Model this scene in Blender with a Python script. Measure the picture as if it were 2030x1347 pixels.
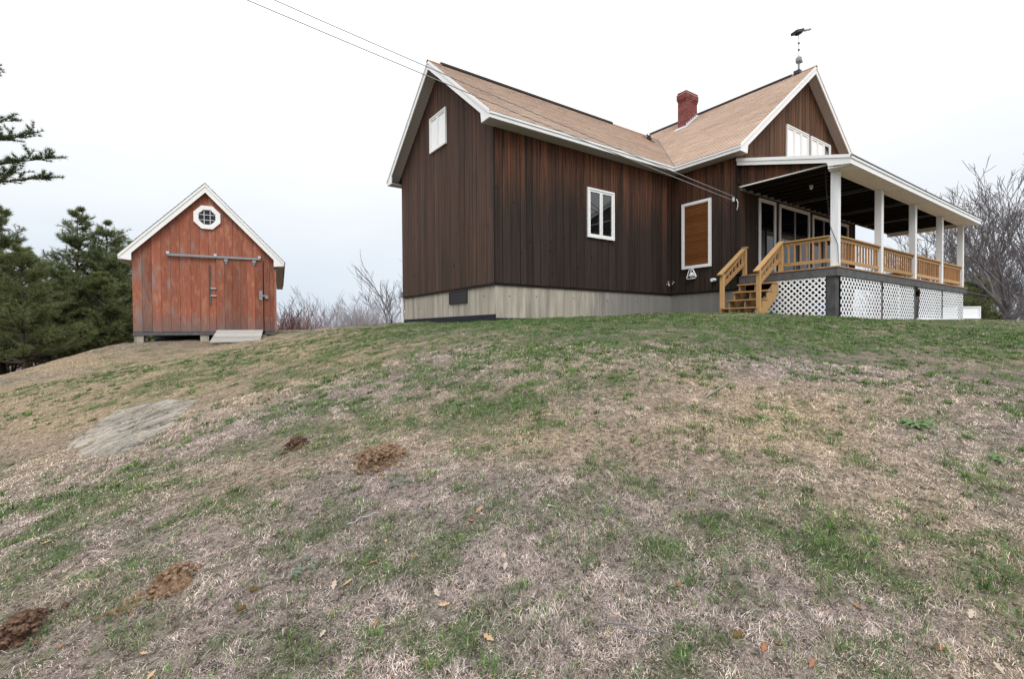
import bpy, math, random
import numpy as np
from mathutils import Vector, Matrix

# ------------------------------------------------------------------ scene reset
for o in list(bpy.data.objects):
    bpy.data.objects.remove(o, do_unlink=True)
scene = bpy.context.scene
COL = scene.collection

# ------------------------------------------------------------------ camera
FPX, PITCH, ROLL, YAW = 961.83, -0.0158, -0.0062, 0.6151
CAM = np.array([-6.4634, -9.8522, -1.2051])
def _axes():
    fw = np.array([math.sin(YAW)*math.cos(PITCH), math.cos(YAW)*math.cos(PITCH), math.sin(PITCH)])
    r = np.array([math.cos(YAW), -math.sin(YAW), 0.0]); u = np.cross(r, fw)
    return (r*math.cos(ROLL)+u*math.sin(ROLL), -r*math.sin(ROLL)+u*math.cos(ROLL), fw)
CR, CU, CF = _axes()
cd = bpy.data.cameras.new('camera'); cam = bpy.data.objects.new('camera', cd); COL.objects.link(cam)
cd.sensor_width = 36.0; cd.lens = FPX/2030*36.0; cd.clip_start = 0.05; cd.clip_end = 3000
mw = Matrix.Identity(4)
for i in range(3):
    mw[i][0], mw[i][1], mw[i][2], mw[i][3] = CR[i], CU[i], -CF[i], CAM[i]
cam.matrix_world = mw
scene.camera = cam

# ------------------------------------------------------------------ sky, sun, exposure
SUN_EL, SUN_AZ = math.radians(52), math.radians(205)      # azimuth clockwise from +Y
world = bpy.data.worlds.new('World'); scene.world = world; world.use_nodes = True
wn, wl = world.node_tree.nodes, world.node_tree.links
wn.clear()
out = wn.new('ShaderNodeOutputWorld')
sky = wn.new('ShaderNodeTexSky'); sky.sky_type = 'NISHITA'; sky.sun_disc = False
sky.sun_elevation = SUN_EL; sky.sun_rotation = SUN_AZ
sky.air_density = 1.0; sky.dust_density = 4.0
bgs = wn.new('ShaderNodeBackground'); bgs.inputs['Strength'].default_value = 0.05
wl.new(sky.outputs[0], bgs.inputs['Color'])
# the cloud deck: brighter towards the zenith, pale blue-grey low down, soft cloud texture
tc = wn.new('ShaderNodeTexCoord'); sx = wn.new('ShaderNodeSeparateXYZ')
wl.new(tc.outputs['Generated'], sx.inputs[0])
nz = wn.new('ShaderNodeTexNoise'); nz.inputs['Scale'].default_value = 2.2; nz.inputs['Detail'].default_value = 5
mp = wn.new('ShaderNodeMapping'); mp.inputs['Scale'].default_value = (1, 1, 3.0)
wl.new(tc.outputs['Generated'], mp.inputs[0]); wl.new(mp.outputs[0], nz.inputs['Vector'])
ad = wn.new('ShaderNodeMath'); ad.operation = 'MULTIPLY_ADD'
sb = wn.new('ShaderNodeMath'); sb.operation = 'SUBTRACT'; sb.inputs[1].default_value = 0.5
wl.new(nz.outputs['Fac'], sb.inputs[0]); wl.new(sb.outputs[0], ad.inputs[0]); ad.inputs[1].default_value = 0.24
wl.new(sx.outputs['Z'], ad.inputs[2])
rp = wn.new('ShaderNodeValToRGB'); wl.new(ad.outputs[0], rp.inputs[0])
cr = rp.color_ramp
cr.elements[0].position = 0.0; cr.elements[0].color = (0.455, 0.51, 0.575, 1)
cr.elements[1].position = 1.0; cr.elements[1].color = (1.95, 1.96, 2.0, 1)
for pos, c in ((0.10, (0.50, 0.55, 0.605, 1)), (0.20, (0.575, 0.605, 0.64, 1)), (0.33, (0.67, 0.685, 0.70, 1)), (0.60, (1.35, 1.37, 1.40, 1))):
    e = cr.elements.new(pos); e.color = c
bgc = wn.new('ShaderNodeBackground'); bgc.inputs['Strength'].default_value = 1.0
wl.new(rp.outputs[0], bgc.inputs['Color'])
mx = wn.new('ShaderNodeMixShader'); mx.inputs[0].default_value = 0.93
wl.new(bgs.outputs[0], mx.inputs[1]); wl.new(bgc.outputs[0], mx.inputs[2]); wl.new(mx.outputs[0], out.inputs['Surface'])

sd = bpy.data.lights.new('sun', 'SUN'); sd.energy = 0.9; sd.angle = math.radians(25); sd.color = (1.0, 0.97, 0.93)
sun = bpy.data.objects.new('sun', sd); COL.objects.link(sun)
sdir = Vector((math.sin(SUN_AZ)*math.cos(SUN_EL), math.cos(SUN_AZ)*math.cos(SUN_EL), math.sin(SUN_EL)))
sun.rotation_euler = sdir.to_track_quat('Z', 'Y').to_euler(); sun.location = (-10, -20, 30)

vs = scene.view_settings
vs.view_transform = 'Standard'; vs.look = 'None'; vs.gamma = 1.0; vs.exposure = 0.70; vs.use_curve_mapping = False
scene.render.engine = 'CYCLES'

# ------------------------------------------------------------------ numpy noise
_rng = np.random.default_rng(7)
_tab = _rng.random((256, 256))
def vnoise(x, y, s=0):
    x = np.asarray(x, float)+s*17.31; y = np.asarray(y, float)+s*9.17
    xi = np.floor(x).astype(int); yi = np.floor(y).astype(int); fx = x-xi; fy = y-yi
    fx = fx*fx*(3-2*fx); fy = fy*fy*(3-2*fy)
    t = lambda a, b: _tab[a & 255, b & 255]
    return (t(xi, yi)*(1-fx)+t(xi+1, yi)*fx)*(1-fy)+(t(xi, yi+1)*(1-fx)+t(xi+1, yi+1)*fx)*fy
def fbm(x, y, s=0, o=4):
    v = 0; a = 0.5; n = 0
    for k in range(o):
        v = v+a*vnoise(x*2**k, y*2**k, s+k*3); n += a; a *= 0.5
    return v/n

# ------------------------------------------------------------------ terrain height
F2 = np.array([math.sin(YAW), math.cos(YAW)]); R2 = np.array([math.cos(YAW), -math.sin(YAW)])
def ds(d, s): return CAM[:2]+d*F2+s*R2
ctrl = [(0, 0, -.95), (0, 5.5, -.93), (0, 2.7, -.93), (3.4, 0, -.80), (6.8, 0, -.68), (6.5, -1.8, -.70), (5.6, -2.9, -.76), (7.0, -4.75, -.88), (12.8, -4.75, -.90), (18.4, -4.75, -.90),
        (-7.5, 8.9, -1.52), (-5.4, 8.4, -1.54), (-3.4, 8.0, -1.32), (-3.4, 9.5, -1.20), (-7.4, 12, -1.55), (-2.2, 17.5, -1.40), (3, 3, -.9), (10, 2, -.8), (9, -3.5, -.85)]
for d, s, z in [(0, 0, -2.78), (-4, 0, -3.15), (0, -6, -3.35), (-4, -8, -3.8), (0, 6, -2.6), (3, 0, -2.22), (6, -.2, -1.66), (9, -.3, -1.20), (5, 4.5, -1.85), (8, 7, -1.42), (11, 11, -1.16), (15, 15.5, -.98), (20, 23, -1.17), (11, 16, -1.25),
                (5, -4.2, -2.48), (8, -7, -2.22), (11, -9.2, -2.0), (12.8, -8.2, -1.70), (13.2, -10, -1.80), (5, -8, -3.15), (9, -12, -2.75), (14, -15.2, -2.55), (19, -21, -2.9), (22, -17, -2.4), (11, -4, -1.36), (15.5, -6, -1.04), (18, -5.5, -1.05),
                (30, -10, -3.0), (32, -22, -3.6), (28, 2, -2.6), (32, 30, -2.8), (26, 14, -1.7), (50, 0, -6), (50, 45, -6), (50, -45, -6), (-40, 0, -7), (0, 60, -6), (0, -60, -7), (0, -25, -4.6), (0, 22, -3.0)]:
    q = ds(d, s); ctrl.append((q[0], q[1], z))
ctrl = np.array(ctrl)
def _U(r2): return np.where(r2 > 1e-12, 0.5*r2*np.log(np.maximum(r2, 1e-12)), 0)
_n = len(ctrl); _P = np.c_[np.ones(_n), ctrl[:, :2]]
_K = _U(((ctrl[:, None, :2]-ctrl[None, :, :2])**2).sum(-1))+np.eye(_n)*0.15
_A = np.block([[_K, _P], [_P.T, np.zeros((3, 3))]])
_sol = np.linalg.solve(_A, np.r_[ctrl[:, 2], 0, 0, 0]); _w, _a = _sol[:_n], _sol[_n:]
def gz(x, y, micro=True):
    x = np.asarray(x, float); y = np.asarray(y, float); sh = x.shape
    X = x.ravel(); Y = y.ravel(); z = np.empty_like(X)
    for i in range(0, len(X), 40000):
        a, b = X[i:i+40000], Y[i:i+40000]
        r2 = (a[:, None]-ctrl[None, :, 0])**2+(b[:, None]-ctrl[None, :, 1])**2
        z[i:i+40000] = _U(r2)@_w+_a[0]+_a[1]*a+_a[2]*b
    r = np.hypot(X-CAM[0], Y-CAM[1])
    f = np.clip((r-42)/25, 0, 1); f = f*f*(3-2*f)
    z = z*(1-f)+(-6.5)*f
    if micro:
        z = z+(fbm(X/1.6, Y/1.6, 3, 3)-.5)*0.09+(fbm(X/.35, Y/.35, 9, 3)-.5)*0.06
    return z.reshape(sh)
def gz1(x, y): return float(gz(np.array([x]), np.array([y]))[0])
def ray(u, v): return CF+(u-1015)/FPX*CR-(v-673.5)/FPX*CU
def pix(u, v, tmax=60):
    """photo pixel -> point where its line of sight meets the ground"""
    d = ray(u, v); t = np.linspace(1.0, tmax, 1500); p = CAM[None]+t[:, None]*d[None]
    h = p[:, 2]-gz(p[:, 0], p[:, 1]); k = np.argmax(h < 0)
    if not (h < 0).any(): k = len(t)-1
    return Vector(p[k])
def to_px(x, y, z):
    d = np.stack([x-CAM[0], y-CAM[1], z-CAM[2]], -1); zz = np.maximum(d@CF, .05)
    return 1015+FPX*(d@CR)/zz, 673.5-FPX*(d@CU)/zz

# ------------------------------------------------------------------ object helpers
BASE = {}
def link(o): COL.objects.link(o); return o
def tag(o, label=None, cat=None, group=None, kind=None):
    if label: o['label'] = label
    if cat: o['category'] = cat
    if group: o['group'] = group
    if kind: o['kind'] = kind
    return o
def thing(name, label, cat, loc=(0, 0, 0), rotz=0, group=None):
    o = link(bpy.data.objects.new(name, None)); o.location = loc; o.rotation_euler = (0, 0, rotz); o.empty_display_size = .2
    BASE[o.name] = Vector(loc) if not rotz else Vector((0, 0, 0))
    return tag(o, label, cat, group)
def obj(name, V, F, mat, parent=None, smooth=False, kind=None, label=None):
    """V in world coordinates (or local ones when the thing is turned)"""
    off = BASE[parent.name] if parent else Vector((0, 0, 0))
    me = bpy.data.meshes.new(name)
    me.from_pydata([(v[0]-off[0], v[1]-off[1], v[2]-off[2]) for v in V], [], F)
    me.materials.append(mat); me.validate(); me.update()
    if smooth: me.polygons.foreach_set('use_smooth', [True]*len(me.polygons))
    o = link(bpy.data.objects.new(name, me)); BASE[o.name] = off
    if parent: o.parent = parent
    if kind: o['kind'] = kind
    if label: o['label'] = label
    return o
class MB:
    def __init__(s): s.V = []; s.F = []
    def add(s, V, F):
        n = len(s.V); s.V += [tuple(v) for v in V]; s.F += [tuple(i+n for i in f) for f in F]; return s
    def box(s, x0, x1, y0, y1, z0, z1):
        return s.add([(x0, y0, z0), (x1, y0, z0), (x1, y1, z0), (x0, y1, z0), (x0, y0, z1), (x1, y0, z1), (x1, y1, z1), (x0, y1, z1)],
                     [(0, 3, 2, 1), (4, 5, 6, 7), (0, 1, 5, 4), (1, 2, 6, 5), (2, 3, 7, 6), (3, 0, 4, 7)])
    def prism(s, poly, vec):
        """closed polygon (3-D points) pushed along vec"""
        n = len(poly); v = Vector(vec)
        V = [tuple(p) for p in poly]+[tuple(Vector(p)+v) for p in poly]
        F = [tuple(range(n))[::-1], tuple(range(n, 2*n))]+[(i, (i+1) % n, (i+1) % n+n, i+n) for i in range(n)]
        # orient
        nrm = Vector((0, 0, 0))
        for i in range(n):
            nrm += Vector(poly[i]).cross(Vector(poly[(i+1) % n]))
        if nrm.dot(v) < 0: F = [f[::-1] for f in F]
        return s.add(V, F)
    def bar(s, a, b, w, h, up=(0, 0, 1)):
        a = Vector(a); b = Vector(b); d = (b-a).normalized(); sd_ = d.cross(Vector(up))
        if sd_.length < 1e-4: sd_ = Vector((1, 0, 0))
        sd_.normalize(); u = sd_.cross(d).normalized()
        poly = [a+sd_*(-w/2)+u*(-h/2), a+sd_*(w/2)+u*(-h/2), a+sd_*(w/2)+u*(h/2), a+sd_*(-w/2)+u*(h/2)]
        return s.prism(poly, b-a)
    def tube(s, pts, rad, n=6, cap=True):
        pts = [Vector(p) for p in pts]
        if not hasattr(rad, '__len__'): rad = [rad]*len(pts)
        base = len(s.V); ref = Vector((0.3, 0.2, 1)).normalized()
        for i, p in enumerate(pts):
            d = (pts[min(i+1, len(pts)-1)]-pts[max(i-1, 0)]).normalized()
            a = d.cross(ref)
            if a.length < 1e-3: a = d.cross(Vector((1, 0, 0)))
            a.normalize(); b = d.cross(a)
            for k in range(n):
                t = 2*math.pi*k/n; s.V.append(tuple(p+(a*math.cos(t)+b*math.sin(t))*rad[i]))
        for i in range(len(pts)-1):
            for k in range(n):
                k2 = (k+1) % n; q = base+i*n
                s.F.append((q+k, q+k2, q+n+k2, q+n+k))
        if cap:
            s.F.append(tuple(base+k for k in range(n))[::-1]); s.F.append(tuple(base+(len(pts)-1)*n+k for k in range(n)))
        return s
    def build(s, name, mat, parent=None, **k): return obj(name, s.V, s.F, mat, parent, **k)
def clip(poly, a, b, c):
    """keep a*x+b*y<=c of a 2-D convex polygon"""
    r = []
    for i in range(len(poly)):
        p, q = poly[i], poly[(i+1) % len(poly)]; fp = a*p[0]+b*p[1]-c; fq = a*q[0]+b*q[1]-c
        if fp <= 0: r.append(p)
        if fp*fq < 0:
            t = fp/(fp-fq); r.append((p[0]+(q[0]-p[0])*t, p[1]+(q[1]-p[1])*t))
    return r
def copy_obj(o, parent=None):
    c = o.copy(); link(c); c.parent = parent; return c
def copy_tree(o, parent=None):
    c = copy_obj(o, parent)
    for ch in list(o.children): copy_tree(ch, c)
    return c

# ------------------------------------------------------------------ materials
class NT:
    def __init__(s, name, rough=.8, spec=.3):
        s.m = bpy.data.materials.new(name); s.m.use_nodes = True; s.t = s.m.node_tree; s.n = s.t.nodes
        s.b = s.n['Principled BSDF']; s.b.inputs['Roughness'].default_value = rough; s.b.inputs['Specular IOR Level'].default_value = spec
    def l(s, a, b): s.t.links.new(a, b)
    def pos(s, kind='geo'):
        if kind == 'geo': return s.n.new('ShaderNodeNewGeometry').outputs['Position']
        return s.n.new('ShaderNodeTexCoord').outputs['Object']
    def mapv(s, vec, scale=(1, 1, 1), rnd=False):
        m = s.n.new('ShaderNodeMapping'); m.inputs['Scale'].default_value = scale; s.l(vec, m.inputs[0])
        if rnd:
            oi = s.n.new('ShaderNodeObjectInfo'); c = s.n.new('ShaderNodeCombineXYZ'); k = s.math('MULTIPLY', oi.outputs['Random'], 37.0)
            for i in range(3): s.l(k, c.inputs[i])
            s.l(c.outputs[0], m.inputs['Location'])
        return m.outputs[0]
    def noise(s, vec, scale=1, detail=4, rough=.55):
        n = s.n.new('ShaderNodeTexNoise'); n.inputs['Scale'].default_value = scale; n.inputs['Detail'].default_value = detail; n.inputs['Roughness'].default_value = rough
        s.l(vec, n.inputs['Vector']); return n.outputs['Fac']
    def ramp(s, fac, stops):
        r = s.n.new('ShaderNodeValToRGB'); s.l(fac, r.inputs[0]); c = r.color_ramp
        for i, (p, col) in enumerate(stops):
            if not hasattr(col, '__len__'): col = (col, col, col)
            e = c.elements[i] if i < 2 else c.elements.new(p)
            e.position = p; e.color = (*col, 1)
        return r.outputs[0]
    def mix(s, fac, a, b, mode='MIX'):
        m = s.n.new('ShaderNodeMix'); m.data_type = 'RGBA'; m.blend_type = mode
        for i, v in ((0, fac), (6, a), (7, b)):
            if hasattr(v, 'is_linked'): s.l(v, m.inputs[i])
            elif i == 0: m.inputs[0].default_value = v
            else: m.inputs[i].default_value = (*v, 1)
        return m.outputs[2]
    def math(s, op, a, b=None, c=None):
        m = s.n.new('ShaderNodeMath'); m.operation = op
        for i, v in enumerate((a, b, c)):
            if v is None: continue
            if hasattr(v, 'is_linked'): s.l(v, m.inputs[i])
            else: m.inputs[i].default_value = v
        return m.outputs[0]
    def sep(s, vec):
        x = s.n.new('ShaderNodeSeparateXYZ'); s.l(vec, x.inputs[0]); return x.outputs
    def rand(s): return s.n.new('ShaderNodeObjectInfo').outputs['Random']
    def attr(s, name):
        a = s.n.new('ShaderNodeAttribute'); a.attribute_name = name; return a.outputs['Color']
    def color(s, c):
        if hasattr(c, 'is_linked'): s.l(c, s.b.inputs['Base Color'])
        else: s.b.inputs['Base Color'].default_value = (*c, 1)
        return s
    def bump(s, h, strength=.3, dist=.01):
        b = s.n.new('ShaderNodeBump'); b.inputs['Strength'].default_value = strength; b.inputs['Distance'].default_value = dist
        s.l(h, b.inputs['Height']); s.l(b.outputs[0], s.b.inputs['Normal']); return s
def plain(name, c, rough=.7, spec=.3, var=.12, scale=6, bump=0.0):
    t = NT(name, rough, spec); n = t.noise(t.pos(), scale, 5)
    t.color(t.mix(n, tuple(max(0, x*(1-var)) for x in c), tuple(x*(1+var) for x in c)))
    if bump: t.bump(n, bump)
    return t.m
MT = {}
def siding(name, warm, dark, black, zlo, zhi, amt):
    """stained vertical boards: stain kept under the eaves, mildew-dark lower down"""
    t = NT(name, .82, .18); p = t.pos(); z = t.sep(p)['Z']
    g = t.noise(t.mapv(p, (14, 14, .55), True), 1, 6, .65)
    g2 = t.noise(t.mapv(p, (60, 60, 1.2), True), 1, 4, .6)
    big = t.noise(t.mapv(p, (1.3, 1.3, .5)), 1, 4, .6)
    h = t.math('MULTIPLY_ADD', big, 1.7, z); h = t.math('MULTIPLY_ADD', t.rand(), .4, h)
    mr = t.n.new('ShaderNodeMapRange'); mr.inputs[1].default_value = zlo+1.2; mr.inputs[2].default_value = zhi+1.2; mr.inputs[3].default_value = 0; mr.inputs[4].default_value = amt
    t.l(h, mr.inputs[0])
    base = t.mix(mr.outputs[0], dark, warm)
    base = t.mix(t.ramp(g, [(.38, .95), (.60, 0.0)]), base, black)
    base = t.mix(t.math('MULTIPLY', g2, .55), base, tuple(x*1.55+.004 for x in dark))
    v = t.math('MULTIPLY_ADD', t.rand(), .42, .79)
    sc = t.n.new('ShaderNodeVectorMath'); sc.operation = 'SCALE'; t.l(base, sc.inputs[0]); t.l(v, sc.inputs['Scale'])
    kn = t.noise(t.mapv(p, (9, 9, 5), True), 1, 2, .5)
    c = t.mix(t.ramp(kn, [(.70, 0.0), (.74, .8)]), sc.outputs[0], (.012, .009, .008))
    wh = t.noise(t.mapv(p, (7, 7, 4.0)), 1, 3, .7)
    c = t.mix(t.ramp(wh, [(.765, 0.0), (.79, .8)]), c, (.30, .28, .26))
    t.color(c); t.bump(g2, .25, .006); return t.m
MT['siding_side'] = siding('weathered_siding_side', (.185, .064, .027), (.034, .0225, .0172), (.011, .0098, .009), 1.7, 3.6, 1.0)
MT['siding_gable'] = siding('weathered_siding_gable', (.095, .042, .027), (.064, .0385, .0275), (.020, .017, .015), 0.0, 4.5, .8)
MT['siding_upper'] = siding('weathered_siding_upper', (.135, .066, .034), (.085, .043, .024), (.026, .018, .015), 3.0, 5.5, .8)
MT['black_gap'] = plain('dark_sheathing', (.012, .010, .009), .95, .1)
t = NT('white_trim', .5, .35); p = t.pos(); n = t.noise(t.mapv(p, (1.5, 1.5, .6)), 1, 5, .6)
t.color(t.mix(n, (.70, .71, .70), (.86, .86, .85))); MT['white'] = t.m
t = NT('post_paint', .6, .3); p = t.pos(); n = t.noise(t.mapv(p, (6, 6, 1.0)), 1, 5, .65)
t.color(t.mix(t.ramp(n, [(.3, 0.0), (.75, 1.0)]), (.80, .80, .80), (.62, .63, .64))); MT['post'] = t.m
MT['lattice'] = plain('white_plastic_lattice', (.84, .85, .86), .45, .4, .06)
t = NT('vinyl_soffit', .6, .3); p = t.pos(); s_ = t.sep(p)
w = t.math('FRACT', t.math('MULTIPLY', t.math('ADD', s_['X'], s_['Y']), 9.0))
t.color(t.mix(t.ramp(w, [(.08, 1.0), (.14, 0.0)]), (.44, .42, .41), (.17, .16, .16))); MT['soffit'] = t.m
MT['porch_soffit'] = plain('painted_soffit', (.80, .77, .74), .7, .2, .08, 3)
def lumber(name, a, b, dark, rough=.7, horiz=False):
    t = NT(name, rough, .25); p = t.pos()
    g = t.noise(t.mapv(p, (5, 5, 5), True), 1, 3, .6); f = t.noise(t.mapv(p, (38, 38, 12), True), 1, 5, .7)
    c = t.mix(g, a, b); c = t.mix(t.ramp(f, [(.45, .0), (.8, .7)]), c, dark)
    v = t.math('MULTIPLY_ADD', t.rand(), .4, .8); sc = t.n.new('ShaderNodeVectorMath'); sc.operation = 'SCALE'; t.l(c, sc.inputs[0]); t.l(v, sc.inputs['Scale'])
    t.color(sc.outputs[0]); t.bump(f, .15, .004); return t.m
MT['cedar'] = lumber('new_lumber', (.47, .30, .135), (.40, .235, .095), (.27, .145, .06))
MT['redcedar'] = lumber('reddish_lumber', (.43, .245, .12), (.36, .19, .085), (.24, .11, .05))
MT['grey_wood'] = lumber('weathered_grey_timber', (.040, .042, .048), (.15, .145, .14), (.012, .012, .015), .9)
MT['ramp_wood'] = lumber('bleached_plank', (.36, .345, .32), (.29, .275, .255), (.17, .16, .15), .9)
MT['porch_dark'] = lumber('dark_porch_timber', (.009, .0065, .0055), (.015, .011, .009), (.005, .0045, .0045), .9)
# shed paint: red stain worn through to grey boards
t = NT('worn_red_paint', .85, .15); p = t.pos('obj'); pg = t.pos()
g = t.noise(t.mapv(p, (9, 9, .9), True), 1, 5, .6); sw = t.noise(t.mapv(p, (7, 7, 2.2), True), 1, 3, .65); f = t.noise(t.mapv(p, (60, 60, 3), True), 1, 4, .6)
c = t.mix(g, (.205, .068, .043), (.325, .120, .074)); c = t.mix(t.ramp(sw, [(.52, 0.0), (.66, .55)]), c, (.40, .195, .125))
c = t.mix(t.ramp(t.noise(t.mapv(p, (3, 3, .7), True), 1, 5, .65), [(.53, 0.0), (.66, .85)]), c, (.225, .180, .165))
c = t.mix(t.ramp(f, [(.5, 0.0), (.8, .5)]), c, (.055, .022, .018))
low = t.n.new('ShaderNodeMapRange'); low.inputs[1].default_value = .75; low.inputs[2].default_value = .1; t.l(t.math('MULTIPLY_ADD', g, .55, t.math('SUBTRACT', t.sep(p)['Z'], .2)), low.inputs[0])
c = t.mix(t.math('MULTIPLY', low.outputs[0], .75), c, (.14, .115, .11))
v = t.math('MULTIPLY_ADD', t.rand(), .45, .78); sc = t.n.new('ShaderNodeVectorMath'); sc.operation = 'SCALE'; t.l(c, sc.inputs[0]); t.l(v, sc.inputs['Scale'])
t.color(sc.outputs[0]); t.bump(f, .25, .006); MT['red'] = t.m
# concrete
t = NT('stained_concrete', .9, .2); p = t.pos(); z = t.sep(p)['Z']
st = t.noise(t.mapv(p, (5, 5, .35)), 1, 6, .65); bl = t.noise(p, 1.1, 5, .6); fn = t.noise(p, 22, 4, .6)
c = t.mix(bl, (.36, .32, .25), (.48, .44, .37)); c = t.mix(t.ramp(st, [(.42, 0.0), (.66, .8)]), c, (.165, .155, .135))
c = t.mix(t.ramp(t.noise(t.mapv(p, (9, 9, .5)), 1, 4, .6), [(.58, 0.0), (.7, .6)]), c, (.56, .52, .45))
c = t.mix(t.math('MULTIPLY', fn, .3), c, (.25, .23, .2))
dk = t.ramp(t.math('MULTIPLY_ADD', st, .6, t.math('MULTIPLY', t.sep(p)['X'], .16)), [(.75, 0.0), (1.25, .8)])
c = t.mix(dk, c, (.17, .165, .16))
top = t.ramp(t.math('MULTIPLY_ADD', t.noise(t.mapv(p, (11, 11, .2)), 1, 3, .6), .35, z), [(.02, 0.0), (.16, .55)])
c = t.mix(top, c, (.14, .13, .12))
t.color(c); t.bump(fn, .3, .01); MT['concrete'] = t.m
MT['tar'] = plain('foundation_tar', (.012, .014, .022), .75, .3, .5, 9, .3)
MT['glass_dark'] = None
def glass(name, c, ior=1.9, rough=.02):
    t = NT(name, rough, .5); t.color(c); t.b.inputs['IOR'].default_value = ior; return t.m
MT['glass_dark'] = glass('window_glass', (.008, .009, .010), 2.0)
MT['glass_door'] = glass('porch_door_glass', (.004, .005, .007), 1.5)
MT['shade'] = plain('white_window_shade', (.84, .85, .86), .6, .4, .05, 2)
MT['dark_metal'] = plain('black_metal', (.02, .021, .025), .5, .4)
MT['steel'] = plain('galvanised_steel', (.22, .24, .26), .45, .5, .2)
MT['flash'] = plain('flashing_metal', (.50, .51, .52), .45, .5, .1)
MT['blind'] = lumber('wooden_blind', (.25, .095, .03), (.20, .07, .02), (.13, .045, .015), .5)
t = NT('brick', .85, .2); c = t.attr('Col'); t.color(c); t.bump(t.noise(t.pos(), 60, 3), .3, .004); MT['brick'] = t.m
MT['mortar'] = plain('mortar', (.30, .20, .18), .95, .1)
t = NT('shingles', .92, .15); c = t.attr('Col'); n = t.noise(t.pos(), 90, 3, .7); bl = t.noise(t.mapv(t.pos(), (.5, .5, .5)), 1, 4, .6)
c = t.mix(t.math('MULTIPLY', n, .30), c, (.26, .18, .135)); c = t.mix(t.ramp(bl, [(.45, 0.0), (.75, .35)]), c, (.52, .40, .31)); t.color(c); t.bump(n, .3, .003); MT['shingle'] = t.m
MT['underlay'] = plain('roof_deck', (.10, .075, .06), .95, .1)
MT['vent_black'] = plain('ridge_vent_plastic', (.022, .017, .016), .8, .2)
MT['bark'] = plain('grey_bark', (.10, .088, .088), .95, .1, .35, 8, .4)
MT['bark_pale'] = plain('pale_bark', (.28, .255, .25), .95, .1, .3, 8, .3)
MT['twig'] = plain('grey_twigs', (.15, .135, .138), .95, .1, .25, 3)
MT['twig_pale'] = plain('lavender_grey_twigs', (.29, .265, .275), .95, .1, .2, 3)
MT['twig_red'] = plain('reddish_brush', (.17, .10, .095), .95, .1, .3, 3)
MT['bark_pine'] = plain('pine_bark', (.075, .058, .048), .95, .1, .35, 8, .4)
t = NT('pine_needles', .6, .25); c = t.attr('Col'); t.color(c); tr = t.n.new('ShaderNodeBsdfTranslucent'); t.l(c, tr.inputs['Color']); mxs = t.n.new('ShaderNodeMixShader'); mxs.inputs[0].default_value = .4; t.l(t.b.outputs[0], mxs.inputs[1]); t.l(tr.outputs[0], mxs.inputs[2]); t.l(mxs.outputs[0], t.n['Material Output'].inputs['Surface']); MT['needle'] = t.m
t = NT('grass_blade', .75, .15); c = t.attr('Col'); t.color(c); MT['blade'] = t.m
MT['cable'] = plain('cable_sheath', (.22, .22, .23), .6, .3)
MT['stone'] = plain('field_stone', (.40, .38, .35), .9, .2, .3, 14, .4)
MT['blue'] = plain('blue_plastic', (.03, .12, .36), .5, .4)

def set_col(o, cols, domain='FACE'):
    """flat colours per face -> 'Col'"""
    me = o.data; a = me.color_attributes.new('Col', 'FLOAT_COLOR', 'CORNER')
    tot = np.empty(len(me.polygons), np.int32); me.polygons.foreach_get('loop_total', tot)
    c = np.repeat(np.asarray(cols, np.float32), tot, axis=0); c4 = np.c_[c, np.ones(len(c), np.float32)]
    a.data.foreach_set('color', c4.astype(np.float32).ravel())

random.seed(11)
# ================================================================== GROUND
MOUNDS = [(345, 1158, .13, .13), (38, 1262, .115, .15), (752, 915, .22, .26), (588, 886, .105, .12)]   # photo px, half sizes in metres
GREEN = [(1250, 705, 480, 50, .45), (1600, 1090, 320, 90, .35), (1250, 634, 420, 14, 1.3), (1720, 642, 330, 14, 1.2), (900, 645, 120, 14, 1.0), (1960, 665, 120, 18, 1.1), (1000, 655, 230, 22, .75), (1300, 665, 320, 34, .85), (1750, 675, 300, 34, .95), (2010, 700, 110, 60, .7), (900, 700, 300, 38, .5), (800, 825, 280, 60, .85), (1060, 765, 130, 50, .4),
         (560, 740, 140, 30, .4), (250, 745, 150, 26, .4), (60, 775, 90, 18, .5), (150, 990, 190, 60, .75), (40, 1090, 130, 90, .7), (360, 960, 130, 50, .5), (760, 1085, 170, 60, .7), (960, 1120, 150, 80, .65),
         (1090, 1220, 160, 80, .55), (560, 1300, 130, 60, .75), (330, 1280, 120, 60, .4), (800, 1250, 250, 80, .35), (1350, 1075, 120, 50, .6), (1560, 960, 130, 45, .45), (1650, 1100, 170, 50, .45), (1860, 1090, 130, 60, .45),
         (700, 960, 210, 60, -.7), (240, 850, 210, 70, -1.0), (40, 860, 110, 60, -.9), (1600, 785, 300, 50, -.4), (1200, 860, 260, 60, -.6), (1760, 950, 260, 60, -.55), (480, 1130, 260, 60, -.45), (1320, 1250, 260, 80, -.35),
         (400, 690, 170, 18, -.5), (90, 720, 130, 22, -.9), (1000, 664, 70, 6, -1.0), (1800, 648, 100, 5, -.9), (1600, 715, 120, 20, -.4), (330, 1060, 150, 40, -.4), (640, 690, 130, 30, -.15)]
STRAW = [(300, 720, 300, 26, .8), (120, 790, 220, 40, .9), (560, 690, 180, 22, .7), (60, 830, 170, 70, 1.0), (400, 760, 260, 40, .7), (1200, 870, 320, 80, 1.0), (1560, 850, 300, 70, .7), (640, 700, 170, 40, .8), (1800, 790, 220, 60, .35), (90, 720, 140, 26, .5), (1900, 950, 200, 60, .4),
         (700, 960, 240, 80, -.6), (300, 1080, 260, 80, -.5), (900, 1010, 250, 60, -.4), (1550, 730, 200, 40, -.5), (1650, 1230, 400, 120, -.6), (750, 1180, 200, 60, -.4)]
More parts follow.
